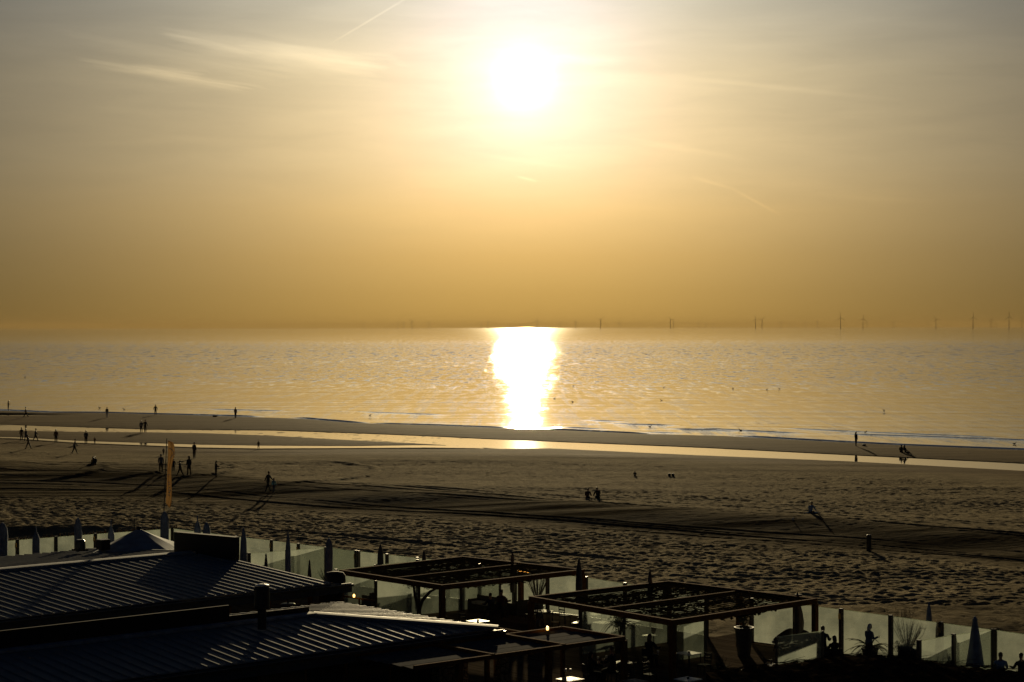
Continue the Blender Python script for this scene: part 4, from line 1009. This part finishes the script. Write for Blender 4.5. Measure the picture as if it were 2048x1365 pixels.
for f in (.02, .5, .98):
    p = ra_.lerp(rb_, f); under(MB().beam(Vector((p.x, p.y, DECK)), Vector((p.x, p.y, 1.86)), .08, .08).build('post', WOOD), rl)
# stone faced planter walls at the lower edge
def stone_mat():
    m, q, p, out = rawmat('stone_wall'); g = q.n('ShaderNodeTexCoord')
    v_ = q.n('ShaderNodeTexVoronoi', feature='DISTANCE_TO_EDGE'); q.put(v_.inputs['Vector'], g.outputs['Object']); v_.inputs['Scale'].default_value = 4.0
    n_ = q.noise(g.outputs['Object'], 3, 4); c_ = q.ramp(n_, [(.3, (.16, .13, .09)), (.7, (.36, .30, .22))])
    q.put(p.inputs['Base Color'], q.mix(q.mapr(v_.outputs[0], .02, .06, 1, 0), c_, (.03, .025, .02, 1))); p.inputs['Roughness'].default_value = .9
    bn = q.n('ShaderNodeBump'); bn.inputs['Distance'].default_value = .04; q.put(bn.inputs['Height'], q.mapr(v_.outputs[0], 0, .12, 0, 1)); q.put(p.inputs['Normal'], bn.outputs[0]); return m
STONE = stone_mat()
for i, (px, lab, wd) in enumerate(((900, 'rough stone wall under the front edge of the canopy', 1.5), (760, 'rough stone pier in the shade left of the canopy', .7), (1003, 'narrow stone pier right of the canopy post', .45))):
    c = at(px, 1385, DECK); t = thing('stone_wall', c, lab, 'stone wall')
    under(MB().box(c + UP * .75, wd, .45, 1.5, U).build('masonry', STONE), t); under(MB().box(c + UP * 1.53, wd + .08, .53, .06, U).build('coping', POSTM), t)
# post on the beach
a = on_sand(1738, 1103); bp = thing('beach_post', a, 'thick dark round post alone on the sand at right', 'post')
under(MB().lathe(a, [(.17, -.2), (.165, 1.0), (.15, 1.06)], 16).build('shaft', BLACK), bp); under(MB().lathe(a + UP * 1.06, [(.18, 0), (.18, .05), (.1, .08)], 16).build('cap', HOPPER), bp)
for px, py, lab in ((1339, 953, 'left of two dark boxes lying side by side on the far sand'), (1346, 953, 'right of two dark boxes lying side by side on the far sand')):
    a = on_sand(px, py); tag(MB().box(a + UP * .14, .26, .3, .3).build('box', BLACK, origin=a), lab, 'box', 'dark boxes on the sand')
a = on_sand(1742, 1103)
tag(MB().lathe(on_sand(1586, 1041) , [(.05, 0), (.05, .16), (.02, .2)], 8).build('scrap', WHITE), 'small white scrap on the sand below the pale blue sitter', 'litter')
tag(MB().ball(on_sand(1728, 892) + UP * .1, .28, .5, .14).build('mooring_stone', BLACK), 'dark flat lump on the sandbar right of the lone walker', 'stone')
tag(MB().ball(on_sand(430, 834) + UP * .1, .45, .5, .16).build('sand_clump', BLACK), 'low dark clump at the waterline between two standing people', 'clump')

# ------------------------------------------------------------------ wind farm
def turbine_proto():
    hub = 90.0; t = thing('wind_turbine', (0, 0, 0), 'x', 'wind turbine', 'offshore wind turbines')
    under(MB().tube([(0, 0, -5), (0, 0, 18), (0, 0, hub - 1.5)], [3.4, 2.6, 1.5], 10).build('tower', TURB), t)
    under(MB().beam((0, -3.5, hub), (0, 6, hub), 3.4, 3.6).build('nacelle', TURB), t)
    rot = under(MB().lathe((0, 0, 0), [(1.8, -1.2), (2.0, .4), (.8, 1.6)], 10).build('rotor', TURB), t)
    rot.rotation_euler = (PI / 2, 0, 0); rot.matrix_parent_inverse = Matrix.Identity(4); rot.location = (0, -4.4, hub)
    for k in range(3):
        m = MB(); a_ = k * 2 * PI / 3 + .5; d = Vector((math.cos(a_), math.sin(a_), 0)); s_ = Vector((-d.y, d.x, 0)); vs = []
        for r_, c_, th in ((1.5, 1.1, .9), (6, 1.5, .9), (12, 2.1, .6), (28, 1.4, .4), (50, .5, .2)):
            vs += [d * r_ - s_ * c_, d * r_ - UP * th, d * r_ + s_ * c_ * .7, d * r_ + UP * th]
        m.add(vs, [(i * 4 + j, i * 4 + (j + 1) % 4, i * 4 + 4 + (j + 1) % 4, i * 4 + 4 + j) for i in range(4) for j in range(4)] + [(3, 2, 1, 0), (16, 17, 18, 19)])
        bl = m.build('blade', TURB); bl.parent = rot
    return t
tproto = turbine_proto(); first = True
TB = [(593, 653), (662, 651), (727, 648), (785, 649), (796, 646), (808, 646.5), (824, 643), (858, 645), (962, 646), (976, 644), (1074, 642), (1097, 651), (1121, 646), (1151, 643), (1201, 640), (1239, 647), (1341, 640), (1347, 644), (1397, 647), (1411, 648), (1425, 648), (1511, 639), (1524, 640),
      (1562, 645), (1579, 648), (1590, 648), (1611, 646), (1635, 644), (1681, 636), (1726, 638), (1734, 645), (1787, 645), (1857, 646), (1872, 639), (1946, 635), (1982, 642), (1992, 647), (2018, 634), (2044, 641)]
TB = [(x, y) for x, y in TB if y < 650]
words = ['tiny', 'small', 'mid sized', 'large']
for i, (px, hy) in enumerate(TB):
    o = tproto if first else copy_tree(tproto); first = False
    hy0 = proj((0, 1e9, CAMZ))[1] + (px - 1024) * -ROLL
    d = min(74.5 * F / max(hy0 - hy, 5.5), 47000)
    r_ = ray(px, 655); o.location = (r_.x / r_.y * d, d, 0); o.rotation_euler = (0, 0, random.uniform(-.7, .7))
    for c_ in kids(o):
        if c_.name.startswith('rotor'): c_.rotation_euler = (PI / 2, random.uniform(0, 2), 0)
    sz = 'large' if hy < 641 else 'mid sized' if hy < 644.5 else 'small'
    side = ('left of the sun glitter' if px < 960 else 'above the sun glitter' if px < 1110 else 'just right of the sun glitter' if px < 1260 else 'between the glitter and the lone walker' if px < 1640 else 'near the lone walker' if px < 1800 else 'toward the right picture edge')
    o['label'] = '%s wind turbine %d%% across the horizon, %s' % (sz, round(px / 20.48), side)

# ------------------------------------------------------------------ gulls
def gull(px, py, label, fly=False):
    p = at(px, py, 0.0); m = MB(); s_ = 1.15
    m.tube([p + Vector((-.26, 0, .12)) * s_, p + Vector((-.12, 0, .10)) * s_, p + Vector((.05, 0, .09)) * s_, p + Vector((.14, 0, .15)) * s_, p + Vector((.18, 0, .24)) * s_, p + Vector((.24, 0, .24)) * s_, p + Vector((.31, 0, .22)) * s_], [.01, .07, .09, .05, .045, .03, .006], 8)
    o = m.build('seagull', GULL, smooth=True, origin=p); o.rotation_euler = (0, 0, random.choice((0, PI)) + random.uniform(-.5, .5)); tag(o, label, 'gull', 'gulls afloat')
for px, py, lab in ((1493, 702, 'gull skimming the sea highest up, below the paired turbines'), (1323, 802, 'gull with the darkest body afloat right of the glitter'), (1109, 798, 'gull at the right edge of the glitter, left one'), (1145, 805, 'gull at the right edge of the glitter, lower one'), (1147, 773, 'gull at the right edge of the glitter, upper one'),
                    (1328, 776, 'gull afloat above the darkest gull'), (1466, 778, 'gull afloat by itself right of the darkest gull'), (1534, 780, 'left of two gulls afloat at mid distance'), (1559, 779, 'right of two gulls afloat at mid distance'),
                    (1768, 822, 'gull afloat up and right of the lone walker'), (1731, 866, 'gull just above right of the lone walker head'), (1481, 862, 'gull afloat left of the lone walker'), (1300, 855, 'gull near the surf edge right of the glitter'), (2029, 889, 'gull at the surf near the right picture edge'),
                    (50, 755, 'gull afloat far left on the calm sea'), (228, 745, 'gull afloat left above the standing people'), (740, 832, 'gull near the surf left of the glitter'), (199, 817, 'gull at the surf left of the white trousered person'), (248, 820, 'gull at the surf right of the white trousered person')):
    gull(px, py, lab)
# ------------------------------------------------------------------ people
SKIN = mat('skin', (.42, .26, .18), .6); SHOE = mat('shoes', (.02, .02, .02), .6)
HAIRM = {'dark': mat('dark_hair', (.03, .02, .015), .5), 'brown': mat('brown_hair', (.11, .06, .03), .5), 'blond': mat('blond_hair', (.5, .36, .18), .5), 'pale': mat('pale_hair', (.75, .68, .52), .5), 'cap': mat('knit_cap', (.05, .05, .06), .9), 'pink': mat('pale_hat', (.55, .4, .38), .9)}
def clothc(c): return mat('cloth_%d_%d_%d' % tuple(int(x * 100) for x in c), tuple(c), .9, nscale=9, var=.15)
BLK, NAVY, GREY, BRN, WHT, LBL, RED, TEAL, JEAN, TAN = (.02, .02, .022), (.03, .04, .07), (.12, .13, .15), (.09, .06, .04), (.6, .6, .6), (.22, .32, .48), (.3, .05, .03), (.2, .38, .42), (.06, .09, .15), (.3, .24, .17)
PM = {}
def body(key, H, lt, rt, la, ra, lean=0, mode='stand', hair='short', headf=0):
    """one continuous figure facing +Y: legs (thigh pitch, knee), arms (pitch, spread, elbow) in degrees"""
    k = (key, H)
    if k in PM: return PM[k]
    s = H / 1.75
    def dv(p, sd=0): return Vector((math.sin(R(sd)), math.sin(R(p)) * math.cos(R(sd)), -math.cos(R(p)) * math.cos(R(sd))))
    legs = []
    drop = 0
    for sx_, (th, kn) in ((-1, lt), (1, rt)):
        hip = Vector((sx_ * .09, 0, -.06)); knee = hip + dv(th, sx_ * 3) * .43; ank = knee + dv(th - kn, sx_ * 1) * .42
        toe = ank + Vector((sx_ * .02, .17, -.03)) if mode != 'ground' or kn > 60 else ank + Vector((0, .06, .14)); heel = ank + Vector((0, -.04, -.045))
        legs.append((hip, knee, ank, toe, heel)); drop = min(drop, ank.z - .085, toe.z - .035)
    pz = -drop if mode == 'stand' else (.56 if mode == 'chair' else .13)
    P0 = Vector((0, 0, pz)); V_, Rr, Ed, Cl = [], [], [], []
    def add(p, r, c, link=None):
        V_.append(p); Rr.append(r if isinstance(r, tuple) else (r, r)); Cl.append(c)
        if link is not None: Ed.append((link, len(V_) - 1))
        return len(V_) - 1
    sp = dv(180 - lean) * -1; up = Vector((0, math.sin(R(lean)), math.cos(R(lean))))
    pel = add(P0, (.205, .155), 1)
    ws = add(P0 + up * .18, (.19, .145), 1, pel); ch = add(P0 + up * .36, (.205, .15), 1, ws); ub = add(P0 + up * .50, (.165, .115), 1, ch)
    nk = add(P0 + up * .585 + Vector((0, .01, 0)), .055, 0, ub)
    hu = (up + Vector((0, math.sin(R(headf)), 0))).normalized()
    h0 = add(V_[nk] + hu * .075, (.075, .082), 0, nk); h1 = add(V_[nk] + hu * .145, (.09, .105), 0, h0); h2 = add(V_[nk] + hu * .22, (.07, .085), 0, h1)
    hands = []
    for sx_, (ap_, ab, eb) in ((-1, la), (1, ra)):
        sh = add(P0 + up * .50 + Vector((sx_ * .20, 0, -.01)), (.085, .08), 1, ub)
        el = add(V_[sh] + dv(ap_ + lean * .3, sx_ * ab) * .29, .065, 1, sh)
        wr = add(V_[el] + dv(ap_ + eb, sx_ * ab * .3) * .25, .045, 1, el); hd = (V_[wr] - V_[el]).normalized()
        pm = add(V_[wr] + hd * .05, (.036, .018), 0, wr); hands.append((V_[pm] + hd * .035, hd, sx_))
    for sx_, (hip, knee, ank, toe, heel) in zip((-1, 1), legs):
        a = add(P0 + hip, .125, 2, pel); a2 = add(P0 + hip.lerp(knee, .5), .11, 2, a); b_ = add(P0 + knee, .078, 2, a2); b2 = add(P0 + knee.lerp(ank, .4), .076, 2, b_); c = add(P0 + ank, .055, 2, b2); add(P0 + toe, (.042, .03), 3, c); add(P0 + heel, .035, 3, c)
    me = bpy.data.meshes.new('p'); me.from_pydata([tuple(v) for v in V_], Ed, []); ob = bpy.data.objects.new('p', me); col.objects.link(ob)
    md = ob.modifiers.new('s', 'SKIN'); md.use_smooth_shade = True; md.branch_smoothing = .4
    for i, r_ in enumerate(Rr): me.skin_vertices[0].data[i].radius = r_
    me.skin_vertices[0].data[0].use_root = True
    sb = ob.modifiers.new('d', 'SUBSURF'); sb.levels = 1; sb.render_levels = 1
    bpy.context.view_layer.update(); dg = bpy.context.evaluated_depsgraph_get(); ev = ob.evaluated_get(dg); m2 = bpy.data.meshes.new_from_object(ev)
    vs = [v.co.copy() for v in m2.vertices]; fs = [tuple(p.vertices) for p in m2.polygons]
    bpy.data.objects.remove(ob); m = MB(); m.v = [tuple(v) for v in vs]; m.f = fs
    seg = [(V_[a], V_[c], Cl[c] if Cl[a] != 0 else 0) for a, c in Ed]
    def cls(p):
        best, bc = 1e9, 1
        for a, c, cc in seg:
            d = c - a; t = max(0, min(1, (p - a).dot(d) / d.length_squared)); q = (p - (a + d * t)).length
            if q < best: best, bc = q, cc
        return bc
    m.mi = [cls(sum((vs[i] for i in f), Vector()) / len(f)) for f in fs]
    m.cur = 0
    for (hp, hd, sx_) in hands:                       # fingers and thumb, slightly curled
        side = Vector((0, 1, 0)).cross(hd).normalized() if abs(hd.y) < .9 else Vector((1, 0, 0)); pn = hd.cross(side).normalized()
        for j, (off, L_) in enumerate(((-.03, .06), (-.01, .072), (.01, .068), (.03, .05))):
            a = hp + pn * off - hd * .02; m.tube([a, a + hd * L_ * .6, a + hd * L_ + side * sx_ * -.02], [.0085, .008, .006], 5)
        a = hp - hd * .05 + pn * .03; m.tube([a, a + pn * .03 + hd * .025, a + pn * .035 + hd * .055], [.010, .009, .007], 5)
    hc = V_[h1]; fy = Vector((0, 1, 0))
    m.tube([hc + fy * .075 + UP * .03, hc + fy * .108 - UP * .01, hc + fy * .08 - UP * .02], [.008, .014, .008], 5)       # nose
    for sx_ in (-1, 1):
        m.ball(hc + Vector((sx_ * .078, -.005, 0)), .012, .02, .03, 6, 4); m.cur = 4; m.ball(hc + Vector((sx_ * .03, .083, .015)), .010, .008, .006, 6, 4); m.cur = 0
    m.cur = 5; m.box(hc + fy * .078 - UP * .055, .04, .012, .008); m.cur = 0
    me = bpy.data.meshes.new('body'); me.from_pydata([tuple(Vector(v) * s) for v in m.v], [], m.f)
    for q in (SKIN, SHOE, SHOE, SHOE, BLACK, mat('lips', (.3, .12, .1), .5)): me.materials.append(q)
    me.polygons.foreach_set('material_index', m.mi); me.polygons.foreach_set('use_smooth', [True] * len(me.polygons)); me.update()
    hm_ = MB(); ht = V_[h2]
    if hair == 'long':
        hm_.ball(hc + Vector((0, -.018, .055)), .095, .105, .10, 14, 8); hm_.tube([hc + Vector((0, -.05, .05)), hc + Vector((0, -.085, -.08)), hc + Vector((0, -.09, -.24))], [.085, .085, .05], 12)
    elif hair == 'hat': hm_.ball(hc + Vector((0, -.005, .07)), .098, .108, .085, 14, 8); hm_.ball(hc + UP * .165, .03, .03, .03, 8, 5)
    else: hm_.ball(hc + Vector((0, -.02, .06)), .09, .10, .088, 14, 8)
    hme = bpy.data.meshes.new('hair'); hme.from_pydata([tuple(Vector(v) * s) for v in hm_.v], [], hm_.f); hme.materials.append(BLACK); hme.polygons.foreach_set('use_smooth', [True] * len(hme.polygons))
    PM[k] = (me, hme); return PM[k]
POSES = {
 'stand': dict(lt=(1, 2), rt=(-2, 3), la=(2, 8, 12), ra=(-3, 8, 14)),
 'walk': dict(lt=(26, 6), rt=(-20, 14), la=(-24, 8, 14), ra=(22, 8, 24), lean=4),
 'stride': dict(lt=(24, 4), rt=(-20, 8), la=(-30, 10, 10), ra=(26, 10, 30), lean=7),
 'step': dict(lt=(12, 4), rt=(-10, 22), la=(-10, 8, 12), ra=(12, 8, 20), lean=3),
 'pockets': dict(lt=(3, 4), rt=(-3, 4), la=(-14, 20, 46), ra=(-14, 20, 46), hair='hat'),
 'phone': dict(lt=(2, 2), rt=(-2, 3), la=(10, 8, 95), ra=(8, 10, 100), headf=25, hair='long'),
 'longhair': dict(lt=(6, 4), rt=(-6, 8), la=(4, 8, 20), ra=(-4, 8, 16), hair='long'),
 'sitsand': dict(lt=(105, 128), rt=(100, 124), la=(30, 8, 30), ra=(34, 8, 26), lean=26, headf=20, mode='ground'),
 'sitsandl': dict(lt=(88, 14), rt=(100, 60), la=(-35, 10, 5), ra=(30, 12, 30), lean=-10, mode='ground', hair='long'),
 'chair': dict(lt=(84, 86), rt=(86, 88), la=(32, 8, 60), ra=(36, 8, 58), lean=6, mode='chair'),
 'chairl': dict(lt=(84, 86), rt=(86, 88), la=(28, 8, 70), ra=(40, 8, 50), lean=2, mode='chair', hair='long'),
 'child': dict(lt=(10, 8), rt=(-8, 8), la=(10, 14, 20), ra=(-8, 14, 16), hair='hat'),
}
def person(p, pose, H, face, top, legs, hair, label, group=None, shoes=None):
    me, hme = body(pose, H, **POSES[pose])
    o = bpy.data.objects.new('person', me); col.objects.link(o); o.location = p; o.rotation_euler = (0, 0, R(face)); tag(o, label, 'person', group)
    for i, m_ in ((1, clothc(top)), (2, clothc(legs))):
        o.material_slots[i].link = 'OBJECT'; o.material_slots[i].material = m_
    h = bpy.data.objects.new('hair', hme); col.objects.link(h); h.parent = o; h.material_slots[0].link = 'OBJECT'; h.material_slots[0].material = HAIRM[hair]
    return o
GP = 'people walking and standing on the beach'; GS = 'people sitting on the sand'
BP = [  # px, foot y, pose, H, facing (deg, 0 = toward the sea), top, legs, hair, label
 (16.5, 822, 'phone', 1.75, -60, BLK, BLK, 'dark', 'person standing at the water edge, farthest left'),
 (52, 835, 'walk', 1.70, 90, BLK, BLK, 'dark', 'person walking beside the small pool at far left'),
 (214, 836, 'stand', 1.70, 170, BLK, WHT, 'cap', 'person in white trousers standing at the surf'),
 (311, 831, 'pockets', 1.72, 10, BLK, BLK, 'cap', 'person standing at the surf between the white trousers and the brown coat'),
 (471, 837, 'longhair', 1.75, -20, BRN, BLK, 'brown', 'person in brown coat at the surf, rightmost of those by the water at left'),
 (282.5, 866, 'stand', 1.68, 20, GREY, BLK, 'dark', 'left one of a couple standing by the rippled runnel'),
 (290.5, 866, 'pockets', 1.80, -10, BLK, BLK, 'dark', 'right, taller one of a couple standing by the rippled runnel'),
 (43, 882, 'stand', 1.70, 30, BLK, BLK, 'dark', 'leftmost of the group by the lower runnel'),
 (52, 883, 'step', 1.62, 60, GREY, JEAN, 'dark', 'person in grey between the leftmost one and the striding one'),
 (57, 899, 'stride', 1.72, 80, BLK, BLK, 'dark', 'striding person in black just below the group at far left'),
 (71, 883, 'walk', 1.70, -80, NAVY, BLK, 'dark', 'person in navy at the right side of the group at far left'),
 (112, 887, 'longhair', 1.75, 10, (.06, .02, .02), BLK, 'dark', 'person in dark red jacket standing at the lower runnel'),
 (172, 889, 'stand', 1.72, 0, NAVY, BLK, 'dark', 'adult standing at the lower runnel beside a small child'),
 (189.5, 889, 'child', .90, 0, (.10, .02, .02), BLK, 'cap', 'small child at the lower runnel beside a standing adult'),
 (149, 908, 'stride', 1.72, -75, GREY, BLK, 'brown', 'person with pale bag colours striding left below the child'),
 (517, 899, 'child', 1.02, 20, BLK, BLK, 'pink', 'child in a pale pink hat alone at the lower runnel'),
 (388.5, 917, 'stand', 1.74, -30, BLK, BLK, 'dark', 'person standing right of the flag, nearest to the runnel'),
 (327, 911, 'child', .80, 0, BLK, BLK, 'cap', 'tiny dark figure just left of the flag top'),
 (322, 946, 'stand', 1.76, 10, GREY, BLK, 'cap', 'person in grey jacket left of the flag'),
 (347, 944, 'step', 1.25, 0, NAVY, BLK, 'dark', 'child half hidden behind the flag'),
 (360.5, 953, 'walk', 1.50, 70, BLK, BLK, 'dark', 'child walking between the flag and a tall person in black'),
 (378, 951, 'longhair', 1.80, 50, BLK, BLK, 'dark', 'tall person in black, two to the right of the flag'),
 (432, 955, 'phone', 1.50, -60, BLK, BLK, 'dark', 'person by themself right of the family at the flag'),
 (536, 984, 'stride', 1.80, -50, BLK, BLK, 'dark', 'tall adult in black walking with a child in pale teal'),
 (547.5, 987, 'step', 1.30, -30, TEAL, GREY, 'blond', 'child in pale teal beside a tall adult'),
 (1712, 893, 'longhair', 1.75, -60, BLK, BLK, 'dark', 'lone walker on the sandbar at right'),
]
for px, py, ps, H, fc, tp_, lg, hr, lab in BP: person(on_sand(px, py), ps, H, fc, tp_, lg, hr, lab, GP)
for px, py, ps, H, fc, tp_, lg, hr, lab in [
 (190, 930, 'sitsand', 1.75, 20, BLK, BLK, 'dark', 'right one of a pair sitting on the sand below the child'),
 (184, 931, 'sitsandl', 1.68, 75, BLK, BLK, 'dark', 'left one of a pair sitting on the sand, legs stretched left'),
 (1175, 997, 'sitsand', 1.70, -10, (.05, .02, .02), BLK, 'brown', 'left one of a pair sitting on the sand in the middle'),
 (1196, 997, 'sitsand', 1.80, 10, BLK, BLK, 'dark', 'right, bigger one of a pair sitting on the sand in the middle'),
 (1802, 905, 'sitsand', 1.75, -20, BLK, BLK, 'dark', 'left one of a pair sitting on the sandbar, mirrored in the pool'),
 (1811, 906, 'sitsandl', 1.70, -80, NAVY, BLK, 'dark', 'right one of a pair sitting on the sandbar, mirrored in the pool'),
 (1621, 1027, 'sitsand', 1.75, -25, LBL, BLK, 'dark', 'person in pale blue sitting alone on the sand at right'),
 (1270, 952, 'sitsand', 1.0, 0, BLK, BLK, 'dark', 'small figure sitting on the sand left of the two dark boxes')]:
    person(on_sand(px, py) - UP * .03, ps, H, fc, tp_, lg, hr, lab, GS)
bl = on_sand(1621, 1027) + Vector((.15, .1, 0)); tag(MB().box(bl + UP * .04, 1.2, .8, .05, U).build('blanket', mat('blanket_wool', (.05, .08, .15), .95, spec=0), origin=bl), 'blue blanket under the person in pale blue', 'blanket')
GT = 'guests on the terrace'
def seat_at(px, head_y, pose, H, fc, tp_, lg, hr, lab):
    me, _ = body(pose, H, **POSES[pose]); hz_ = max(v.co.z for v in me.vertices); base = DECK - .02
    p = at(px, head_y, base + hz_); p.z = base; o = person(p, pose, H, fc, tp_, lg, hr, lab, GT)
    if pose.startswith('chair'):
        c = p - Vector((-math.sin(R(fc)), math.cos(R(fc)), 0)) * .02; A_ = Vector((math.cos(R(fc)), math.sin(R(fc)), 0)); B_ = Vector((-A_.y, A_.x, 0))
        t = thing('dining_chair', (c.x, c.y, DECK), 'dark chair under the ' + ' '.join(lab.split()[:12]), 'chair', 'occupied chairs')
        under(MB().box(Vector((c.x, c.y, DECK + .41)), .44, .44, .05, A_).build('seat', BLACK), t); under(MB().box(Vector((c.x, c.y, DECK + .66)) - B_ * .24, .42, .04, .34, A_).build('backrest', BLACK), t)
        for x, y in ((-.19, -.19), (.19, -.19), (.19, .19), (-.19, .19)):
            q = Vector((c.x, c.y, 0)) + A_ * x + B_ * y; under(MB().box(Vector((q.x, q.y, DECK + .2)), .04, .04, .38, A_).build('leg', BLACK), t)
    return o
for a in [
 (982, 1189, 'chair', 1.65, 30, NAVY, BLK, 'dark', 'left guest seen under the left pergola against bright glass'),
 (1001, 1182, 'chair', 1.80, -30, (.08, .02, .03), BLK, 'dark', 'right guest seen under the left pergola against bright glass'),
 (1076, 1243, 'chairl', 1.70, -20, BLK, BLK, 'dark', 'guest on the round backed chair with the bright rim'),
 (1181, 1306, 'chairl', 1.68, -65, BLK, BLK, 'dark', 'left guest of the couple eating under the canopy'),
 (1227, 1297, 'chair', 1.80, 65, BLK, BLK, 'dark', 'right guest of the couple eating under the canopy'),
 (1299, 1272, 'chairl', 1.75, -35, BLK, BLK, 'brown', 'guest with sunlit brown hair left of the front pergola post'),
 (1645, 1256, 'chair', 1.82, -20, (.05, .05, .07), BLK, 'dark', 'guest with dark cropped hair right of the right pergola'),
 (1669, 1275, 'chairl', 1.68, 20, BLK, BLK, 'dark', 'guest with dark hair next to the first post right of the pergola'),
 (1891, 1302, 'chairl', 1.70, 10, TAN, BLK, 'pale', 'guest with long blond hair right of the planter shrub'),
 (2001, 1309, 'chair', 1.80, -15, LBL, BLK, 'brown', 'guest in light blue with reddish rim lit hair'),
 (2044, 1310, 'chair', 1.75, 15, BLK, BLK, 'dark', 'dark clothed guest cut by the right picture edge')]: seat_at(*a)
me_, _ = body('phone', 1.68, **POSES['phone']); p = at(1738, 1251, DECK + max(v.co.z for v in me_.vertices)); p.z = DECK
person(p, 'phone', 1.68, -60, (.10, .15, .24), BLK, 'pale', 'woman with pale glowing hair standing behind the low palm', GT)
hz = MB().box((0, 25000, 58), 70000, 66000, 126).build('haze', BLACK); hz['kind'] = 'stuff'
hm = bpy.data.materials.new('haze_air'); hm.use_nodes = True; ht = hm.node_tree; ht.nodes.clear()
hv = ht.nodes.new('ShaderNodeVolumePrincipled'); ho = ht.nodes.new('ShaderNodeOutputMaterial')
hv.inputs['Color'].default_value = (.34, .24, .11, 1); hv.inputs['Density'].default_value = 1.4e-5; hv.inputs['Anisotropy'].default_value = .3
ht.links.new(hv.outputs[0], ho.inputs['Volume']); hz.data.materials.clear(); hz.data.materials.append(hm)
